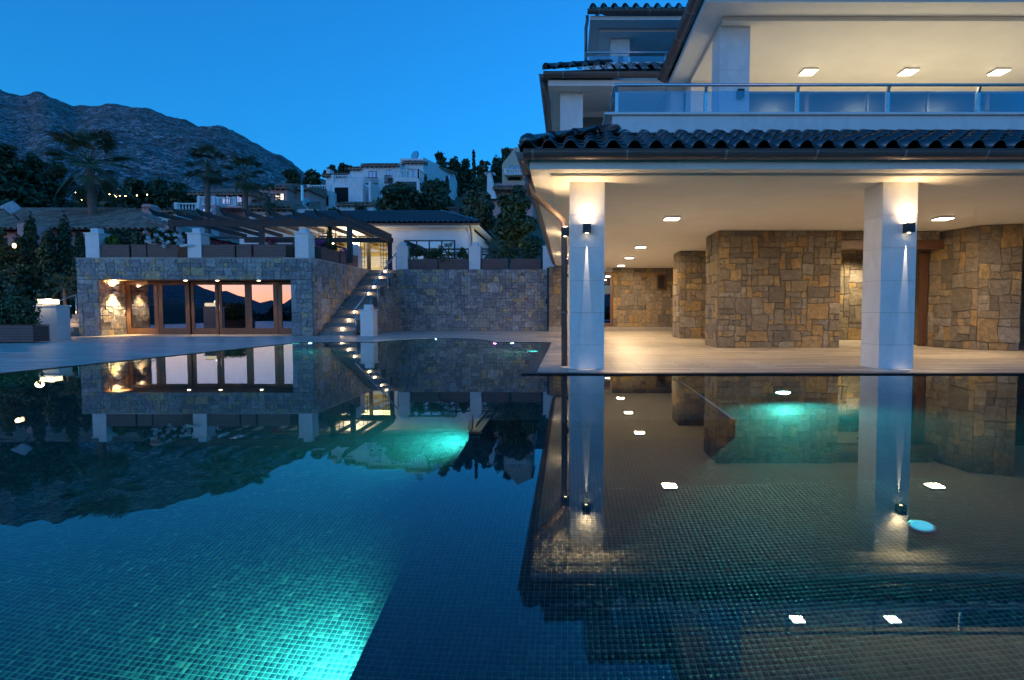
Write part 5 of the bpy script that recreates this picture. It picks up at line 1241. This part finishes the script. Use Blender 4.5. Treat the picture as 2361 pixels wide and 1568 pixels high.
palm('palm_tree', 'broad leaved fan palm behind the planter right of the middle pedestal', 1140, 578, 600, 28.9, 1.0, 18, 6, .08, 3.1, 'palms in planters', True)
palm('palm_tree', 'low arching palm at the left foot of the pool house', 150, 660, 690, 23, .9, 14, 7, .06, 0, 'palms in planters', True)

# plants in and around the planters
def bush(name, label, cat, c, r, mat, n, size, seed, group=None, nb=8, stems=True):
    rng = random.Random(seed); c = Vector(c); t = thing(name, label, cat, c, group); bl = []
    for k in range(nb):
        q = Vector((rng.uniform(-1,1)*r[0]*.6, rng.uniform(-1,1)*r[1]*.6, r[2]*rng.uniform(.35,1.1)))
        bl.append((tuple(c+q), (r[0]*.38, r[1]*.38, r[2]*.38)))
    inst('leaves', leaves_mesh('leaves', bl, n, size, mat, seed), Matrix(), t, kind='stuff')
    if stems:
        b = MB()
        for q, _ in bl: b.tube([c, (c+Vector(q))/2+Vector((0,0,.03)), q], [.012,.009,.004], 4, False)
        b.build('stems', M['bark'], t)
    return t
pz = zf+.49
bush('leafy_plant', 'lime green leafy plant in the planter nearest the left terrace pedestal', 'plant', (wx(262,22.5),22.5,pz), (.55,.2,.32), mk_leaf('lime_leaves', [(.08,.14,.02),(.12,.19,.03)]), 420, .09, 1)
bush('leafy_plant', 'grey green shrub with small flowers in the short planter', 'plant', (wx(325,22.5),22.5,pz), (.36,.2,.5), LO, 520, .07, 2)
hy = bush('hydrangea', 'white flowering hydrangea spilling over its slatted planter', 'flowering plant', (wx(388,22.45),22.42,pz), (.75,.3,.55), LM, 520, .11, 3)
rng = random.Random(8)
for k in range(26):
    a = rng.uniform(-.8,.75); p = Vector((wx(388,22.3)+a, 22.2+rng.uniform(-.22,.15), pz+.12+rng.uniform(-.2,.58)*(1-abs(a)*.5)))
    inst('flower_head', leaves_mesh('flower_head', [(tuple(p), (.085,.085,.07))], 34, .05, M['petal_white'], 200+k, elong=1.1), Matrix(), hy)
bush('petunia', 'red petunia in the planter right of the camera pedestal', 'flowering plant', (wx(515,22.5),22.5,pz), (.4,.2,.2), M['petal_red'], 90, .06, 4)
bush('petunia', 'dark red flower in the planter next to the corner pedestal', 'flowering plant', (wx(630,22.5),22.5,pz), (.3,.2,.3), M['petal_red'], 130, .06, 5)
bush('leafy_plant', 'trailing green plant in the side planter behind the corner pedestal', 'plant', (-10.37,24.3,pz), (.22,.8,.35), LM, 460, .07, 6)
bush('petunia', 'purple petunias in the long side planter above the stone wall', 'flowering plant', (-10.37,23.6,pz+.05), (.22,.75,.25), M['petal_pink'], 240, .06, 7)
bush('petunia', 'purple petunias in the side planter nearest the stairs', 'flowering plant', (-10.37,26.2,pz), (.22,.5,.25), M['petal_pink'], 170, .06, 8)
bush('climbing_plant', 'climbing vine on the open trellis behind the petunias', 'plant', (wx(762,24.9),24.9,pz), (.16,.1,1.0), LM, 260, .09, 9)
for k, (px, r_, lab, mm) in enumerate([(955,.6,'feathery plant in the planter by the stairs above the retaining wall',LO),(1000,.55,'low green plant beside the feathery one on the retaining wall',LM),(1065,.4,'low foliage right of the planter fan palm',LM),(1180,.75,'lamp lit yellow green foliage under the garden tree',LM),(1222,.55,'leafy foliage below the round clipped shrub',LM)]):
    bush('leafy_plant', lab, 'plant', (wx(px,28.3), 28.35, 3.55), (r_,.35,.5+.15*(k == 0)), mm, 480, .075, 20+k)
t = thing('clipped_shrub', 'round clipped green shrub beside the villa on the upper terrace', 'shrub', (wx(1224,28.9),28.9,3.1))
p = at(1224,562,28.9); inst('crown', leaves_mesh('crown', [(tuple(p),(.62,.62,.45))], 1500, .07, LM, 31), Matrix(), t, kind='stuff'); MB().tube([(p.x,p.y,3.1),p], .05, 6).build('trunk', M['bark'], t)
light('garden_spot', 'SPOT', (wx(1195,29.2), 29.1, 3.3), 60, (1,.85,.35), t, (wx(1190,30.5), 30.4, 5), spot_size=R(110), spot_blend=.7, shadow_soft_size=.06)
t = thing('box_bush', 'clipped box bush in a brown planter at the left edge by the lantern pillar', 'shrub', (-17.6,17.6,.6))
b0 = [((wx(px,17.6), 17.6+dy, wz(py,17.6)), (.42,.3,.34)) for px in (-40,-5,25,55) for py in (708,732) for dy in (-.12,.12)]
inst('crown', leaves_mesh('crown', b0, 4200, .06, LM, 33), Matrix(), t, kind='stuff')
bpl = planter(wx(-60,17.2), wx(74,17.2), 17.2, 17.75, DZ, .56, 'large brown planter under the clipped box bush at the left edge', 6)
bush('balcony_plant', 'small grassy plant behind the balcony glass at the right', 'plant', (wx(2240,12.4),12.4,4.35), (.45,.25,.75), LO, 160, .12, 40)
hd = [((x, -13+random.Random(i).uniform(-1,1), random.Random(i+50).uniform(-.6,.7)-k*1.3), (2.0,1.2,1.1)) for i, x in enumerate(range(-34, 18, 2)) for k in (0,1)]
t = thing('hedge', 'long dark hedge below the pool edge mirrored in the glass doors', 'hedge', (-10,-13,-3)); inst('leaves', leaves_mesh('leaves', hd, 14000, .25, LD, 44), Matrix(), t, kind='stuff')

# street lamps far off in the valley
for k, (sx, sy) in enumerate(((555,827),(628,829),(602,881),(805,840),(848,848),(855,858),(880,850),(922,853),(1007,849),(1082,843))):
    Y = 86; p = at(sx*.3137, 184.5+sy*.3137, Y)
    t = thing('street_lamp', 'distant orange street lamp on the valley road below the mountain', 'street lamp', (p.x,p.y,p.z-3), 'street lamps along the valley road')
    MB().lathe(p, [(.02,-.05),(.07,-.02),(.07,.03),(.02,.06)], 8).build('lamp_head', M['emit_street'], t); MB().tube([p-Vector((0,-.1,.1)), p-Vector((0,-.1,4))], .03, 5).build('pole', M['rubber'], t)
